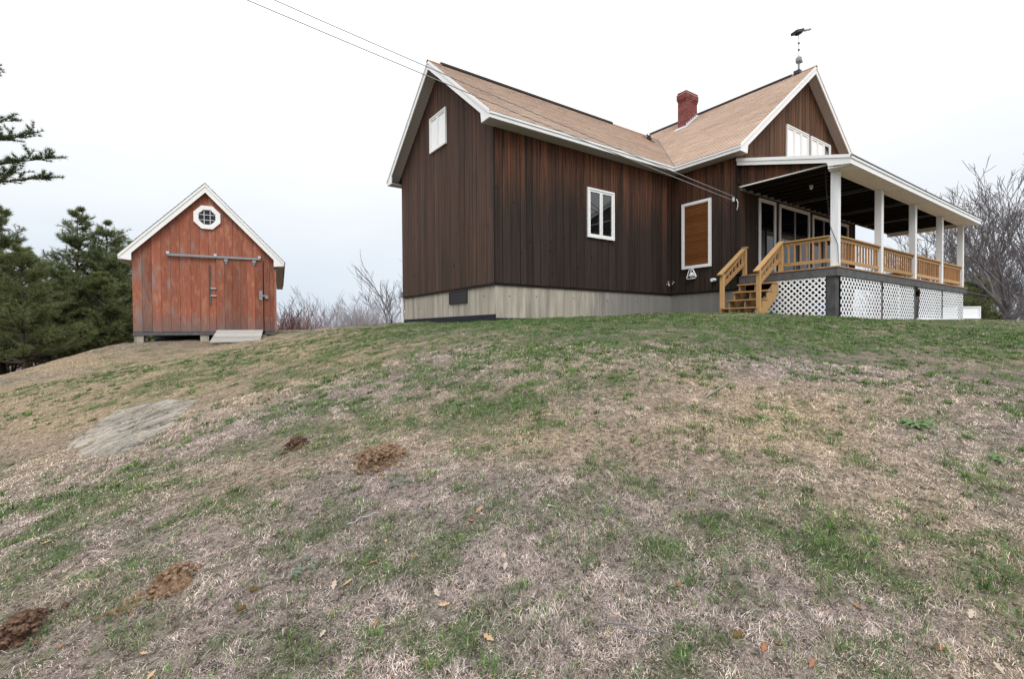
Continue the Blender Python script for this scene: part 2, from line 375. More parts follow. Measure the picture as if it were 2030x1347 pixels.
def blobs(L, x, y, z):
    u, v = to_px(x, y, z); s = np.zeros_like(u)
    for a, b, ra, rb, k in L: s += k*np.exp(-(((u-a)/ra)**2+((v-b)/rb)**2))
    front = ((np.stack([x-CAM[0], y-CAM[1]], -1))@F2) > .5
    return np.where(front, s, 0)
def cover(x, y, z):
    """how green, how straw-coloured the turf is at a spot"""
    g = .40*blobs(GREEN, x, y, z)+(fbm(x/.8, y/.8, 21, 3)-.5)*.9+(fbm(x/.20, y/.20, 33, 3)-.5)*1.9+.22
    s = .55*blobs(STRAW, x, y, z)+(fbm(x/1.7, y/1.7, 55, 3)-.5)*1.0+.30
    return np.clip(g, 0, 1), np.clip(s, 0, 1)
ROCK = [(118, 905), (150, 870), (240, 818), (330, 797), (395, 795), (352, 840), (290, 878), (238, 908)]
ROCKW = [pix(u, v) for u, v in ROCK]
RC = (sum(q.x for q in ROCKW)/8, sum(q.y for q in ROCKW)/8)
MW = [(pix(u, v), a, b) for u, v, a, b in MOUNDS]
def in_poly(x, y, poly):
    r = np.zeros(x.shape, bool); n = len(poly)
    for i in range(n):
        x1, y1 = poly[i][0], poly[i][1]; x2, y2 = poly[(i+1) % n][0], poly[(i+1) % n][1]
        c = ((y1 > y) != (y2 > y)) & (x < (x2-x1)*(y-y1)/(y2-y1+1e-12)+x1); r ^= c
    return r

def axis_coords(lo, hi, step, far):
    core = list(np.arange(lo, hi+1e-6, step)); a = []; b = []; s = step; x = lo
    while x > -far: s *= 1.25; x -= s; a.append(x)
    s = step; x = core[-1]
    while x < far: s *= 1.25; x += s; b.append(x)
    return np.array(a[::-1]+core+b)
gx = axis_coords(-17, 20, .12, 900); gy = axis_coords(-13, 14, .12, 900)
GXX, GYY = np.meshgrid(gx, gy); GZZ = gz(GXX, GYY)
nx, ny = len(gx), len(gy)
me = bpy.data.meshes.new('ground')
V = np.stack([GXX, GYY, GZZ], -1).reshape(-1, 3)
i0 = (np.arange(ny-1)[:, None]*nx+np.arange(nx-1)[None]).ravel()
FQ = np.stack([i0, i0+1, i0+nx+1, i0+nx], -1)
def fast_mesh(me, V, F, k):
    me.vertices.add(len(V)); me.vertices.foreach_set('co', V.astype(np.float32).ravel())
    me.loops.add(F.size); me.loops.foreach_set('vertex_index', F.astype(np.int32).ravel())
    me.polygons.add(len(F)); me.polygons.foreach_set('loop_start', np.arange(0, F.size, k, dtype=np.int32)); me.polygons.foreach_set('loop_total', np.full(len(F), k, np.int32))
    me.update(calc_edges=True)
fast_mesh(me, V, FQ, 4)
me.polygons.foreach_set('use_smooth', [True]*len(me.polygons))
G, S = cover(V[:, 0], V[:, 1], V[:, 2])
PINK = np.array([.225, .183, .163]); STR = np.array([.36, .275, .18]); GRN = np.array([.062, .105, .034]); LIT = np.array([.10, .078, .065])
colr = PINK*(1-S[:, None])+STR*S[:, None]; colr = colr*(1-.95*G[:, None])+GRN*.95*G[:, None]
r = np.hypot(V[:, 0]-CAM[0], V[:, 1]-CAM[1]); dd = (V[:, :2]-CAM[:2])@F2; ss = (V[:, :2]-CAM[:2])@R2
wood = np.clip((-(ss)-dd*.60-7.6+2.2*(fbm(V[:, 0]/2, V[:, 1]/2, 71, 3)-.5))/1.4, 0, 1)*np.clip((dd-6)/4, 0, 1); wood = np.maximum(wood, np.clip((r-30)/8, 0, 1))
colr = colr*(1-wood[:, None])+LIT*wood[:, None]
a = me.color_attributes.new('Col', 'FLOAT_COLOR', 'POINT'); a.data.foreach_set('color', np.c_[colr, np.ones(len(colr))].astype(np.float32).ravel())
t = NT('turf_ground', .95, .1); p = t.pos(); f = t.noise(p, 24, 5, .7); f2 = t.noise(p, 110, 3, .7); f3 = t.noise(p, 5, 4, .6)
c = t.mix(t.ramp(f, [(.40, .95), (.60, 0.0)]), t.attr('Col'), (.036, .029, .024)); c = t.mix(t.ramp(f2, [(.5, 0.0), (.70, .8)]), c, t.mix(.85, (.42, .35, .30), t.mix(1.0, t.attr('Col'), (2.0, 2.0, 2.0), 'MULTIPLY'))); c = t.mix(t.ramp(f3, [(.6, 0.0), (.75, .4)]), c, (.09, .062, .045))
t.color(c); t.bump(t.math('ADD', f, f2), .9, .03)
me.materials.append(t.m)
ground = link(bpy.data.objects.new('ground', me)); tag(ground, 'sloping lawn of green and dead winter grass', kind='structure')

# ------------------------------------------------------------------ turf blades (uncountable)
def blade_mesh(name, x, y, az, ln, wd, th1, th2, col, label):
    z = gz(x, y); n = len(x); dx, dy = np.cos(az), np.sin(az)
    b = np.stack([x, y, z-.004], -1); m = b+np.stack([dx*np.sin(th1)*ln*.5, dy*np.sin(th1)*ln*.5, np.cos(th1)*ln*.5], -1)
    tip = m+np.stack([dx*np.sin(th2)*ln*.5, dy*np.sin(th2)*ln*.5, np.cos(th2)*ln*.5], -1)
    # lie on the slope
    for q in (m, tip):
        gzq = gz(q[:, 0], q[:, 1]); q[:, 2] = np.maximum(q[:, 2]+(gzq-z)*.8, gzq+.004)
    tw = az+np.pi/2+rng.normal(0, .7, n); s = np.stack([np.cos(tw), np.sin(tw), np.zeros(n)], -1)*wd[:, None]*.5
    far = np.hypot(x-CAM[0], y-CAM[1]) > 7.5; N_ = ~far; n1_, n2_ = int(N_.sum()), int(far.sum())
    V = np.concatenate([np.stack([b-s, b+s, m+s*.85, m-s*.85, tip], 1)[N_].reshape(-1, 3), np.stack([b-s, b+s, tip*.6+m*.4], 1)[far].reshape(-1, 3)])
    k = np.arange(n1_)[:, None]*5; k3 = n1_*5+np.arange(n2_)[:, None]*3
    F = np.concatenate([k+np.array([[0, 1, 2]]), k+np.array([[0, 2, 3]]), k+np.array([[3, 2, 4]]), k3+np.array([[0, 1, 2]])], 0)
    me = bpy.data.meshes.new(name); fast_mesh(me, V, F, 3)
    c5 = np.concatenate([np.repeat(col[N_], 5, 0), np.repeat(col[far], 3, 0)])
    a = me.color_attributes.new('Col', 'FLOAT_COLOR', 'POINT'); a.data.foreach_set('color', np.c_[c5, np.ones(len(c5))].astype(np.float32).ravel())
    me.materials.append(MT['blade']); o = link(bpy.data.objects.new(name, me)); return tag(o, label, kind='stuff')
TUFTS = [(u, v, 60+(u*7+v*3) % 80) for u, v in [(1480, 1030), (1590, 1015), (1640, 1030), (1662, 1045), (1330, 1060), (1400, 1050), (1420, 1070), (1550, 1090), (1620, 1075), (1700, 1050), (1800, 1080), (1720, 1090), (1850, 1075), (1940, 1080), (1940, 1140), (1860, 1145), (1640, 1105), (1500, 1130), (1450, 1130), (1345, 1030),
         (1390, 1240), (1400, 1290), (1660, 1300), (1750, 1325), (1800, 1255), (1700, 1335), (1310, 1190), (1500, 1195), (1870, 1195), (1900, 1170), (1990, 1150), (940, 995), (640, 1310), (1090, 1240), (1240, 1070), (1140, 1180), (1960, 1000), (1525, 900), (1795, 800), (1880, 800), (1920, 870), (1440, 990), (1290, 1110), (1170, 1130), (1010, 1190), (1350, 1330), (1560, 1320), (1980, 1230), (1250, 960), (1480, 960), (1600, 980), (560, 1230), (800, 1140), (870, 1110)]]
rng = np.random.default_rng(3)
def blocked(x, y):
    k = (x > -.05) & (y > -.05) & (x < 15) | (x > 6.7) & (y > -4.7) & (x < 18.4)
    k |= in_poly(x, y, [((q.x-RC[0])*.90+RC[0], (q.y-RC[1])*.90+RC[1]) for q in ROCKW])
    ca, sa = math.cos(.1686), math.sin(.1686); lx = ca*(x+7.385)-sa*(y-9.372); ly = sa*(x+7.385)+ca*(y-9.372)
    k |= (lx > 0) & (lx < 4) & (ly > 0) & (ly < 9.8)
    for c, a_, b_ in MW: k |= (((x-c[0])*R2[0]+(y-c[1])*R2[1])/(a_*.75))**2+(((x-c[0])*F2[0]+(y-c[1])*F2[1])/(b_*.75))**2 < 1
    return k
def scatter(n, r0, r1, half=1.13, pw=0.0):
    u = rng.random(n); r = r0+(r1-r0)*u if pw == 0 else (r0**(1+pw)+u*(r1**(1+pw)-r0**(1+pw)))**(1/(1+pw))
    th = (rng.random(n)*2-1)*half
    d = r*np.cos(th); s = r*np.sin(th); q = CAM[:2][None]+d[:, None]*F2+s[:, None]*R2
    return q[:, 0], q[:, 1], r
# dead, flattened blades: dense near by, thinner and wider far off
xa, ya, ra_ = scatter(720000, 1.2, 7.5, 1.27, 0); xb, yb, rb_ = scatter(460000, 7.5, 25, 1.12, 0)
x, y, r = np.r_[xa, xb], np.r_[ya, yb], np.r_[ra_, rb_]
k = ~blocked(x, y); x, y, r = x[k], y[k], r[k]
z = gz(x, y); G, S = cover(x, y, z); dd = (x-CAM[0])*F2[0]+(y-CAM[1])*F2[1]; ss = (x-CAM[0])*R2[0]+(y-CAM[1])*R2[1]
wood = np.clip((-(ss)-dd*.60-7.6)/1.4, 0, 1)*np.clip((dd-6)/4, 0, 1)
bare = np.clip((fbm(x/.45, y/.45, 90, 3)-.54)*7, 0, .9)
k = rng.random(len(x)) < (1-.7*np.clip(G*1.1, 0, 1))*(1-.9*wood)*(1-bare*.75); x, y, r, G, S = x[k], y[k], r[k], G[k], S[k]; n = len(x)
swirl = fbm(x/.13, y/.13, 5, 2)*14
lodw = np.clip(r/5, .8, 4.0)
clump = np.clip(.30+1.45*fbm(x/.07, y/.07, 14, 2), .25, 1.7); val = (np.clip(rng.normal(.95, .34, n), .26, 1.4)*clump)[:, None]
cp = np.array([.475, .395, .368]); cs = np.array([.52, .41, .265]); cb = np.array([.30, .19, .10])
mixs = np.clip(S+rng.normal(0, .2, n), 0, 1)[:, None]; col = (cp*(1-mixs)+cs*mixs)*val
k = rng.random(n) < .10; col[k] = cb*val[k]
k = rng.random(n) < .03; col[k] = np.array([.50, .455, .42])
blade_mesh('dead_grass', x, y, swirl+rng.normal(0, 1.5, n), np.clip(rng.normal(.028, .014, n), .010, .08)*np.clip(r/5, 1, 1.8),   .0020*np.clip(r/4, .70, 5)*rng.uniform(.6, 1.4, n), rng.uniform(.75, 1.5, n), rng.uniform(1.2, 1.95, n), col, 'matted straw-coloured dead grass over the slope')
# green blades: thin turf + tufts
xa, ya, ra_ = scatter(260000, 1.2, 7.5, 1.27, 0); xb, yb, rb_ = scatter(420000, 7.5, 25, 1.12, 0); x1, y1, r1 = np.r_[xa, xb], np.r_[ya, yb], np.r_[ra_, rb_]; z1 = gz(x1, y1); G1, S1 = cover(x1, y1, z1)
k = rng.random(len(x1)) < np.clip((G1-np.where(r1 < 7.5, .36, .26))*2.0, 0, 1); x1, y1, r1 = x1[k], y1[k], r1[k]
ctx, cty, ctr = scatter(13500, 1.3, 14, 1.25, 0.4); Gc, _ = cover(ctx, cty, gz(ctx, cty))
k = rng.random(len(ctx)) < np.clip(.45+Gc*1.0, 0, 1)*np.where(fbm(ctx/1.3, cty/1.3, 44, 2) > .40, 1, .35); ctx, cty, ctr = ctx[k], cty[k], ctr[k]
nb = (12+rng.random(len(ctx))**2*70).astype(int)
for (u, v, q_) in TUFTS:
    p_ = pix(u, v); ctx = np.r_[ctx, p_.x]; cty = np.r_[cty, p_.y]; ctr = np.r_[ctr, math.hypot(p_.x-CAM[0], p_.y-CAM[1])]; nb = np.r_[nb, q_]
idx = np.repeat(np.arange(len(ctx)), nb); rad = (rng.uniform(.10, .95, len(ctx))*nb/75*.085+.01)[idx]*np.sqrt(rng.random(len(idx))); ang = rng.random(len(idx))*6.283
x2 = ctx[idx]+rad*np.cos(ang)*1.4; y2 = cty[idx]+rad*np.sin(ang); r2 = ctr[idx]
x = np.r_[x1, x2]; y = np.r_[y1, y2]; r = np.r_[r1, r2]; az = np.r_[rng.random(len(x1))*6.283, ang+rng.normal(0, .5, len(x2))]
th1 = np.r_[rng.uniform(.15, 1.0, len(x1)), rng.uniform(.1, .8, len(x2))]; isT = np.r_[np.zeros(len(x1), bool), np.ones(len(x2), bool)]
dd = (x-CAM[0])*F2[0]+(y-CAM[1])*F2[1]; ss = (x-CAM[0])*R2[0]+(y-CAM[1])*R2[1]
k = ~blocked(x, y) & (np.clip((-(ss)-dd*.60-7.6)/1.4, 0, 1) < .6); x, y, r, az, th1, isT = x[k], y[k], r[k], az[k], th1[k], isT[k]; n = len(x)
val = (np.clip(rng.normal(1, .36, n), .35, 2.0)*np.clip(.45+1.1*fbm(x/.09, y/.09, 15, 2), .35, 1.6))[:, None]; hue = (fbm(x/.6, y/.6, 61, 2)+rng.normal(0, .15, n)).clip(0, 1)[:, None]
col = (np.array([.050, .115, .032])*(1-hue)+np.array([.110, .190, .046])*hue)*val
col[isT] *= np.array([.74, .84, .70]); k = rng.random(n) < .10; col[k] = np.array([.34, .29, .17])*val[k]
print('green blades', n, [tuple(round(v,2) for v in m[0]) for m in MW])
blade_mesh('green_grass', x, y, az, np.where(isT, rng.uniform(.022, .065, n), rng.uniform(.018, .045, n))*np.clip(r/8, 1, 1.3), .0022*np.clip(r/4, .75, 5)*rng.uniform(.7, 1.4, n), th1, th1+rng.uniform(.2, .8, n), col, 'short green spring grass coming through the dead turf')

# ================================================================== HOUSE
W, D, L, EO, RO, RO2 = 5.628, 2.186, 6.82, .395, .376, .356
T1, T2, ZS, ZT = .81, .78, 3.753, 3.9065
XE, XR = L-EO, 10.97                       # cross wing eave tip and ridge
PK1, PK2 = ZT+T1*(W/2+EO), ZT+T2*(XR-XE)
XW2 = 2*XR-L                               # far wall of the cross wing
YB = W+2.4                                 # back wall of the cross wing
house = thing('farmhouse', 'dark brown board-sided house with tan shingle roof, white trim and concrete foundation', 'house', (0, 0, -.95))

def wall_boards(part, o, d, nrm, length, z0, ztop, bw, mat, rnd, apex=None, proud=.022, gap=.014, holes=None):
    """vertical boards as single pieces along a wall; ztop(s) gives the cut"""
    o = Vector(o); d = Vector(d); nrm = Vector(nrm); s = 0; k = 0
    while s < length-.02:
        w = bw*rnd.choice((.78, 1, 1, 1, 1.12, 1.2)); e = min(s+w, length)
        if length-e < .06: e = length
        a, b = s+gap/2, e-gap/2
        q = [(a, z0+rnd.uniform(0, .012)), (b, z0+rnd.uniform(0, .012)), (b, ztop(b))]
        if apex is not None and a < apex < b: q.append((apex, ztop(apex)))
        q.append((a, ztop(a)))
        if max(ztop(a), ztop(b)) - z0 > .04:
            th = proud+rnd.uniform(-.003, .004)
            m = MB().prism([o+d*u+Vector((0, 0, z)) for u, z in q], nrm*th); m.build('board', mat, part)
        s = e
rnd = random.Random(5)
# structural walls (backing) with their boards
gw = MB().prism([(0, 0, -.02), (0, W, -.02), (0, W, ZS+.12), (0, W/2, PK1-.28), (0, 0, ZS+.12)], (.14, 0, 0)).build('gable_wall', MT['black_gap'], house)
slope1 = lambda yy: min(ZT-.06+T1*(yy+EO), ZT-.06+T1*(W-yy+EO))-.09
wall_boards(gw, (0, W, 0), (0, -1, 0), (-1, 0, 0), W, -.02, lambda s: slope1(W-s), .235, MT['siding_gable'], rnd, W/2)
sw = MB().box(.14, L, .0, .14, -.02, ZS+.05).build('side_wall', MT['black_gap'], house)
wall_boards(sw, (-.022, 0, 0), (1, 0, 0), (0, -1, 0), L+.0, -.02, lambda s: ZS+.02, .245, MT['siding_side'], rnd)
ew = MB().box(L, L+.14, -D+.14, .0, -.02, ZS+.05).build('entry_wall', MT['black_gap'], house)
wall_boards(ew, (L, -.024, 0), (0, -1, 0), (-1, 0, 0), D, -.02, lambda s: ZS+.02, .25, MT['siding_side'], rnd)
slope2 = lambda xx: min(ZT-.06+T2*(xx-XE), ZT-.06+T2*(2*XR-XE-xx))-.09
fw_ = MB().prism([(L, -D, -.02), (XW2, -D, -.02), (XW2, -D, ZS+.1), (XR, -D, PK2-.3), (L, -D, ZS+.1)], (0, .14, 0)).build('front_gable_wall', MT['black_gap'], house)
wall_boards(fw_, (L-.022, -D, 0), (1, 0, 0), (0, -1, 0), XW2-L+.022, 3.0, lambda s: slope2(L+s), .235, MT['siding_upper'], rnd, XR-L)
wall_boards(fw_, (L-.022, -D, 0), (1, 0, 0), (0, -1, 0), XW2-L+.022, .40, lambda s: 2.97, .245, MT['siding_side'], rnd)
MB().box(XW2-.14, XW2, -D+.14, YB, -.02, ZS+.1).box(L, XW2, YB-.14, YB, -.02, ZS+.1).box(L, L+.14, W, YB, -.02, ZS+.1).box(.14, L, W-.14, W, -.02, ZS+.1).prism([(L, YB, ZS+.1), (XW2, YB, ZS+.1), (XR, YB, PK2-.3)], (0, -.14, 0)).build('rear_wall', MT['siding_gable'], house)
# corner boards
MB().box(-.028, .0, -.03, -.004, -.02, ZS+.02).build('corner_board', MT['porch_dark'], house)
MB().box(L-.034, L+.03, -D-.036, -D-.004, .40, ZS).build('corner_board', MT['porch_dark'], house)
# foundation
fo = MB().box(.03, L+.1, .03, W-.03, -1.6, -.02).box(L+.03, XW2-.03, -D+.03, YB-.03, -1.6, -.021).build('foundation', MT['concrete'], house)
MB().box(.012, .03, .005, W-.01, -1.5, -.77).box(.012, 3.9, .008, .03, -1.5, -.86).build('tar_coating', MT['tar'], fo)
MB().box(-.012, .03, .0, W, -.06, -.021).box(.03, L, .0, .03, -.06, -.021).box(L-.0, L+.03, -D, -.001, -.055, -.021).build('sill_strip', MT['vent_black'], house)
for yy, zz in ((.55, -.3), (3.1, -.28), (4.4, -.45)): MB().tube([(.03, yy, zz), (.018, yy, zz)], .013, 8).build('tie_hole', MT['black_gap'], fo)
for xx, zz in ((.45, -.32), (1.3, -.3), (2.6, -.3), (3.9, -.33), (5.2, -.3)): MB().tube([(xx, .03, zz), (xx, .018, zz)], .013, 8).build('tie_hole', MT['black_gap'], fo)
# --- roofs
def deck(name, poly, mat=None):
    """thin roof deck under the shingles: polygon in 3-D, 3 cm thick"""
    return MB().prism(poly, (0, 0, -.05)).build(name, mat or MT['underlay'], house)
zl = lambda y: ZT+T1*(y+EO); zr = lambda y: ZT+T1*(W-y+EO); zc = lambda x: ZT+T2*(x-XE); zd_ = lambda x: ZT+T2*(2*XR-XE-x)
vx = lambda y: XE+(T1/T2)*(y+EO)          # valley in plan
r1 = deck('roof', [(-RO, -EO, zl(-EO)), (XE, -EO, zl(-EO)), (vx(W/2), W/2, PK1), (-RO, W/2, PK1)])
deck('roof', [(-RO, W+EO, zr(W+EO)), (-RO, W/2, PK1), (vx(W/2), W/2, PK1), (XE, W+EO, zr(W+EO))])
r2 = deck('roof', [(XE, -D-RO2, zc(XE)), (XR, -D-RO2, PK2), (XR, YB+.3, PK2), (XE, YB+.3, zc(XE))])
r3 = deck('roof', [(2*XR-XE, -D-RO2, ZT), (2*XR-XE, YB+.3, ZT), (XR, YB+.3, PK2), (XR, -D-RO2, PK2)], MT['shingle'])
set_col(r3, [(.36, .25, .18)]*len(r3.data.polygons))
def shingle_field(parent, org, along, up, nrm, length, rise, clips, seed, tone, expo=.135, tab=.31):
    """overlapping shingle tabs as real slabs; clips are half-planes in (s, t)"""
    rr = random.Random(seed); m = MB(); cols = []
    org = Vector(org); along = Vector(along); up = Vector(up); nrm = Vector(nrm)
    nrow = int(math.ceil(rise/expo))
    for i in range(nrow):
        t0, t1 = i*expo, min((i+1)*expo+.01, rise); s = -rr.random()*tab; rowv = rr.uniform(.93, 1.07); drift = rr.uniform(.95, 1.05)
        while s < length:
            w = tab*rr.choice((.45, .7, 1, 1, 1.3)); poly = [(max(s, 0), t0), (min(s+w-.004, length), t0), (min(s+w-.004, length), t1), (max(s, 0), t1)]; s += w
            if poly[1][0]-poly[0][0] < .01: continue
            for c in clips:
                poly = clip(poly, *c)
                if len(poly) < 3: break
            if len(poly) < 3: continue
            lift = rr.uniform(0, .003); v = rr.uniform(.88, 1.10)*rowv*drift; hue = rr.uniform(-.03, .03)
            c3 = (tone[0]*v*(1+hue), tone[1]*v, tone[2]*v*(1-hue))
            top = [org+along*a_+up*b_+nrm*(.017+lift-.011*(b_-t0)/expo) for a_, b_ in poly]; bot = [org+along*a_+up*b_+nrm*.003 for a_, b_ in poly]
            n = len(poly); m.add(top+bot, [tuple(range(n))]+[(j+n, (j+1) % n+n, (j+1) % n, j) for j in range(n)])
            cols += [c3]+[tuple(x*.55 for x in c3)]*n
    o = m.build('shingle_courses', MT['shingle'], parent, kind='stuff'); set_col(o, cols); return o
SH = (.395, .285, .218)
u1 = Vector((0, 1, T1)).normalized(); n1 = Vector((0, -T1, 1)).normalized(); rise1 = (W/2+EO)*math.sqrt(1+T1*T1)
kk = (T1/T2)/math.sqrt(1+T1*T1)
shingle_field(r1, (-RO-.015, -EO-.02, zl(-EO-.02)), (1, 0, 0), u1, n1, vx(W/2)+RO+.02, rise1+.02, [(1, -kk, XE+RO+.005)], 1, SH)
u2 = Vector((1, 0, T2)).normalized(); n2 = Vector((-T2, 0, 1)).normalized(); rise2 = (XR-XE)*math.sqrt(1+T2*T2)
# cross wing west slope: courses run along +y; below the left-wing ridge it starts at the valley
k2 = (T2/T1)/math.sqrt(1+T2*T2)
tv = (vx(W/2)-XE)*math.sqrt(1+T2*T2)
shingle_field(r2, (XE-.02, -D-RO2-.015, zc(XE-.02)), (0, 1, 0), u2, n2, 11.0, rise2+.02, [(1, -k2, -EO+D+RO2+.02)], 2, SH)
m_ = shingle_field(r2, (XE-.02, -D-RO2-.015, zc(XE-.02)), (0, 1, 0), u2, n2, YB+.3+D+RO2, rise2+.02, [(0, -1, -tv-.135), (-1, k2, EO-D-RO2-.02)], 4, SH)
MB().bar((XE, -EO, ZT+.02), (vx(W/2), W/2, PK1+.02), .025, .02).build('valley_flashing', MT['dark_metal'], r1)
# caps and ridge vents
MB().prism([(-RO-.02, W/2-.11, PK1-.055), (-RO-.02, W/2, PK1+.035), (-RO-.02, W/2+.11, PK1-.055)], (vx(W/2)+RO-.05, 0, 0)).build('ridge_cap', MT['shingle'], r1)
MB().prism([(XR-.11, -D-RO2-.02, PK2-.05), (XR, -D-RO2-.02, PK2+.035), (XR+.11, -D-RO2-.02, PK2-.05)], (0, YB+D+RO2+.3, 0)).build('ridge_cap', MT['shingle'], r2)
for oc in [o for o in bpy.data.objects if o.name.startswith('ridge_cap')]: set_col(oc, [(.34, .22, .15)]*len(oc.data.polygons))
MB().prism([(.02, W/2-.14, PK1-.05), (.02, W/2-.10, PK1+.03), (.02, W/2, PK1+.075), (.02, W/2+.10, PK1+.03), (.02, W/2+.14, PK1-.05)], (7.0, 0, 0)).build('ridge_vent', MT['vent_black'], r1)
MB().prism([(XR-.14, -1.8, PK2-.05), (XR-.10, -1.8, PK2+.025), (XR, -1.8, PK2+.065), (XR+.10, -1.8, PK2+.025), (XR+.14, -1.8, PK2-.05)], (0, 7.6, 0)).build('ridge_vent', MT['vent_black'], r2)
# --- trim of the left wing: rake boards, fascia, soffits
def rake(pl, axis, e0, e1, pk, tt, zt, parent, push, inner=.235, ret=.0):
    """one sloped rake board with its boxed end, in the plane 'pl' of the given axis; e0 eave tip, e1 ridge"""
    sg = 1 if e1 > e0 else -1
    P = lambda h, z: (pl, h, z) if axis == 'x' else (h, pl, z)
    zlow = ZS-.0
    q = [(e0, zt-.01), (e1, pk-.01), (e1, pk-.01-inner), (e0+sg*(EO+.0), zlow+(EO)*tt-inner+.155 if False else zt+EO*tt-.01-inner), (e0+sg*(EO-.03), zlow-.01), (e0+sg*.0, zlow+.0)]
    m = MB().prism([P(*c) for c in q], push); b = m.build('rake_board', MT['white'], parent)
    q2 = [(e0-sg*.012, zt+.012), (e1, pk+.012), (e1, pk-.075), (e0-sg*.012, zt-.075)]
    v = Vector(push)*.6; sh = Vector(push).normalized()*-.018*1.0
    m2 = MB().prism([Vector(P(*c))+Vector(push).normalized()*-.02 for c in q2], Vector(push).normalized()*.018); m2.build('shingle_mould', MT['white'], b)
rake(-RO, 'x', -EO, W/2, PK1, T1, ZT, house, (.03, 0, 0))
rake(-RO, 'x', W+EO, W/2, PK1, T1, ZT, house, (.03, 0, 0))
rake(-D-RO2, 'y', XE, XR, PK2, T2, ZT, house, (0, .03, 0))
rake(-D-RO2, 'y', 2*XR-XE, XR, PK2, T2, ZT, house, (0, .03, 0))
MB().box(-RO+.03, XE+.0, -EO, -EO+.03, ZS, ZT-.012).build('fascia', MT['white'], house)
MB().box(-RO+.0, XE, -EO-.022, -EO-.001, ZT-.065, ZT-.004).build('drip_moulding', MT['white'], house)
MB().box(XE, XE+.03, -D-RO2+.03, -EO-.0, ZS, ZT-.012).build('fascia', MT['white'], house)
MB().box(XE-.022, XE-.001, -D-RO2+.0, -EO-.0, ZT-.065, ZT-.004).build('drip_moulding', MT['white'], house)
MB().box(-RO+.03, XE, W+EO-.03, W+EO, ZS, ZT-.012).build('fascia', MT['white'], house)
MB().box(-RO+.03, L-.02, -EO+.03, -.024, ZS-.012, ZS+.008).build('soffit', MT['soffit'], house)
MB().box(XE+.03, L-.024, -D-RO2+.03, -EO+.02, ZS-.012, ZS+.008).build('soffit', MT['soffit'], house)
MB().box(-RO+.03, L, W+.002, W+EO-.03, ZS-.012, ZS+.008).build('soffit', MT['soffit'], house)
for a, b in ((-EO+.04, W/2), (W+EO-.04, W/2)):
    za, zb = ZT-.23+T1*.04, PK1-.23
    MB().prism([(-RO+.03, a, za+.09), (-RO+.03, b, zb+.09), (-RO+.03, b, zb+.07), (-RO+.03, a, za+.07)], (RO-.054, 0, 0)).build('rake_soffit', MT['soffit'], house)
for a, b in ((XE+.04, XR), (2*XR-XE-.04, XR)):
    za, zb = ZT-.23+T2*.04, PK2-.23
    MB().prism([(a, -D-RO2+.03, za+.09), (b, -D-RO2+.03, zb+.09), (b, -D-RO2+.03, zb+.07), (a, -D-RO2+.03, za+.07)], (0, RO2-.054, 0)).build('rake_soffit', MT['soffit'], house)

# --- windows
def window(name, o, d, nrm, w, h, cols, mats, parent, frame=.055, sash=.05, proud=.05, label=None):
    """frame > sashes with panes; o lower-left corner on the wall face, d along, nrm outward"""
    o = Vector(o); d = Vector(d); nrm = Vector(nrm); up = Vector((0, 0, 1))
    def bx(m, s0, s1, z0, z1, p0, p1):
        q = [o+d*s0+up*z0+nrm*p0, o+d*s1+up*z0+nrm*p0, o+d*s1+up*z1+nrm*p0, o+d*s0+up*z1+nrm*p0]; m.prism(q, nrm*(p1-p0))
    m = MB(); bx(m, 0, frame, 0, h, 0, proud); bx(m, w-frame, w, 0, h, 0, proud); bx(m, frame, w-frame, 0, frame, 0, proud); bx(m, frame, w-frame, h-frame, h, 0, proud)
    win = m.build(name, MT['white'], parent, label=label)
    cw = (w-2*frame)/cols
    for i in range(cols):
        a = frame+i*cw; m = MB(); g = .006
        bx(m, a+g, a+sash, frame+g, h-frame-g, .0, proud-.014); bx(m, a+cw-sash, a+cw-g, frame+g, h-frame-g, .0, proud-.014)
        bx(m, a+sash, a+cw-sash, frame+g, frame+sash, .0, proud-.014); bx(m, a+sash, a+cw-sash, h-frame-sash, h-frame-g, .0, proud-.014)
        m.build('sash', MT['white'], win)
        m = MB(); bx(m, a+sash, a+cw-sash, frame+sash, h-frame-sash, .003, .012); m.build('pane', mats[i % len(mats)], win)
    return win
B = .026
window('window', (-B, 3.38, 4.10), (0, -1, 0), (-1, 0, 0), 1.018, 1.016, 2, [MT['shade']], house, .04, .05)
window('window', (3.05, -B, 1.4155), (1, 0, 0), (0, -1, 0), 1.06, 1.381, 2, [MT['glass_dark']], house, .05, .055)
window('window', (9.65, -D-B, 4.2), (1, 0, 0), (0, -1, 0), 1.50, 1.15, 3, [MT['shade']], house, .04, .055)
window('window', (11.31, -D-B, 4.2), (1, 0, 0), (0, -1, 0), 1.50, 1.15, 3, [MT['shade'], MT['shade'], MT['glass_dark']], house, .04, .055)
# tall window with timber blind
bwv = window('window', (L-B, -.433, .72), (0, -1, 0), (-1, 0, 0), 1.006, 2.04, 1, [MT['black_gap']], house, .075, .02)
MB().box(L-B-.004, L-B-.012, -.433-.91, -.433-.10, .83, 2.66).build('blind_backing', MT['porch_dark'], bwv)
sl0 = None
for i in range(33):
    z = .84+i*.0555
    if sl0 is None:
        sl0 = MB().prism([(L-B-.013, -.433-.905, z), (L-B-.036, -.433-.905, z+.022), (L-B-.034, -.433-.905, z+.046), (L-B-.013, -.433-.905, z+.03)], (0, .80, 0)).build('blind_slat', MT['blind'], bwv)
    else:
        c = copy_obj(sl0, bwv); c.location.z += i*.0555
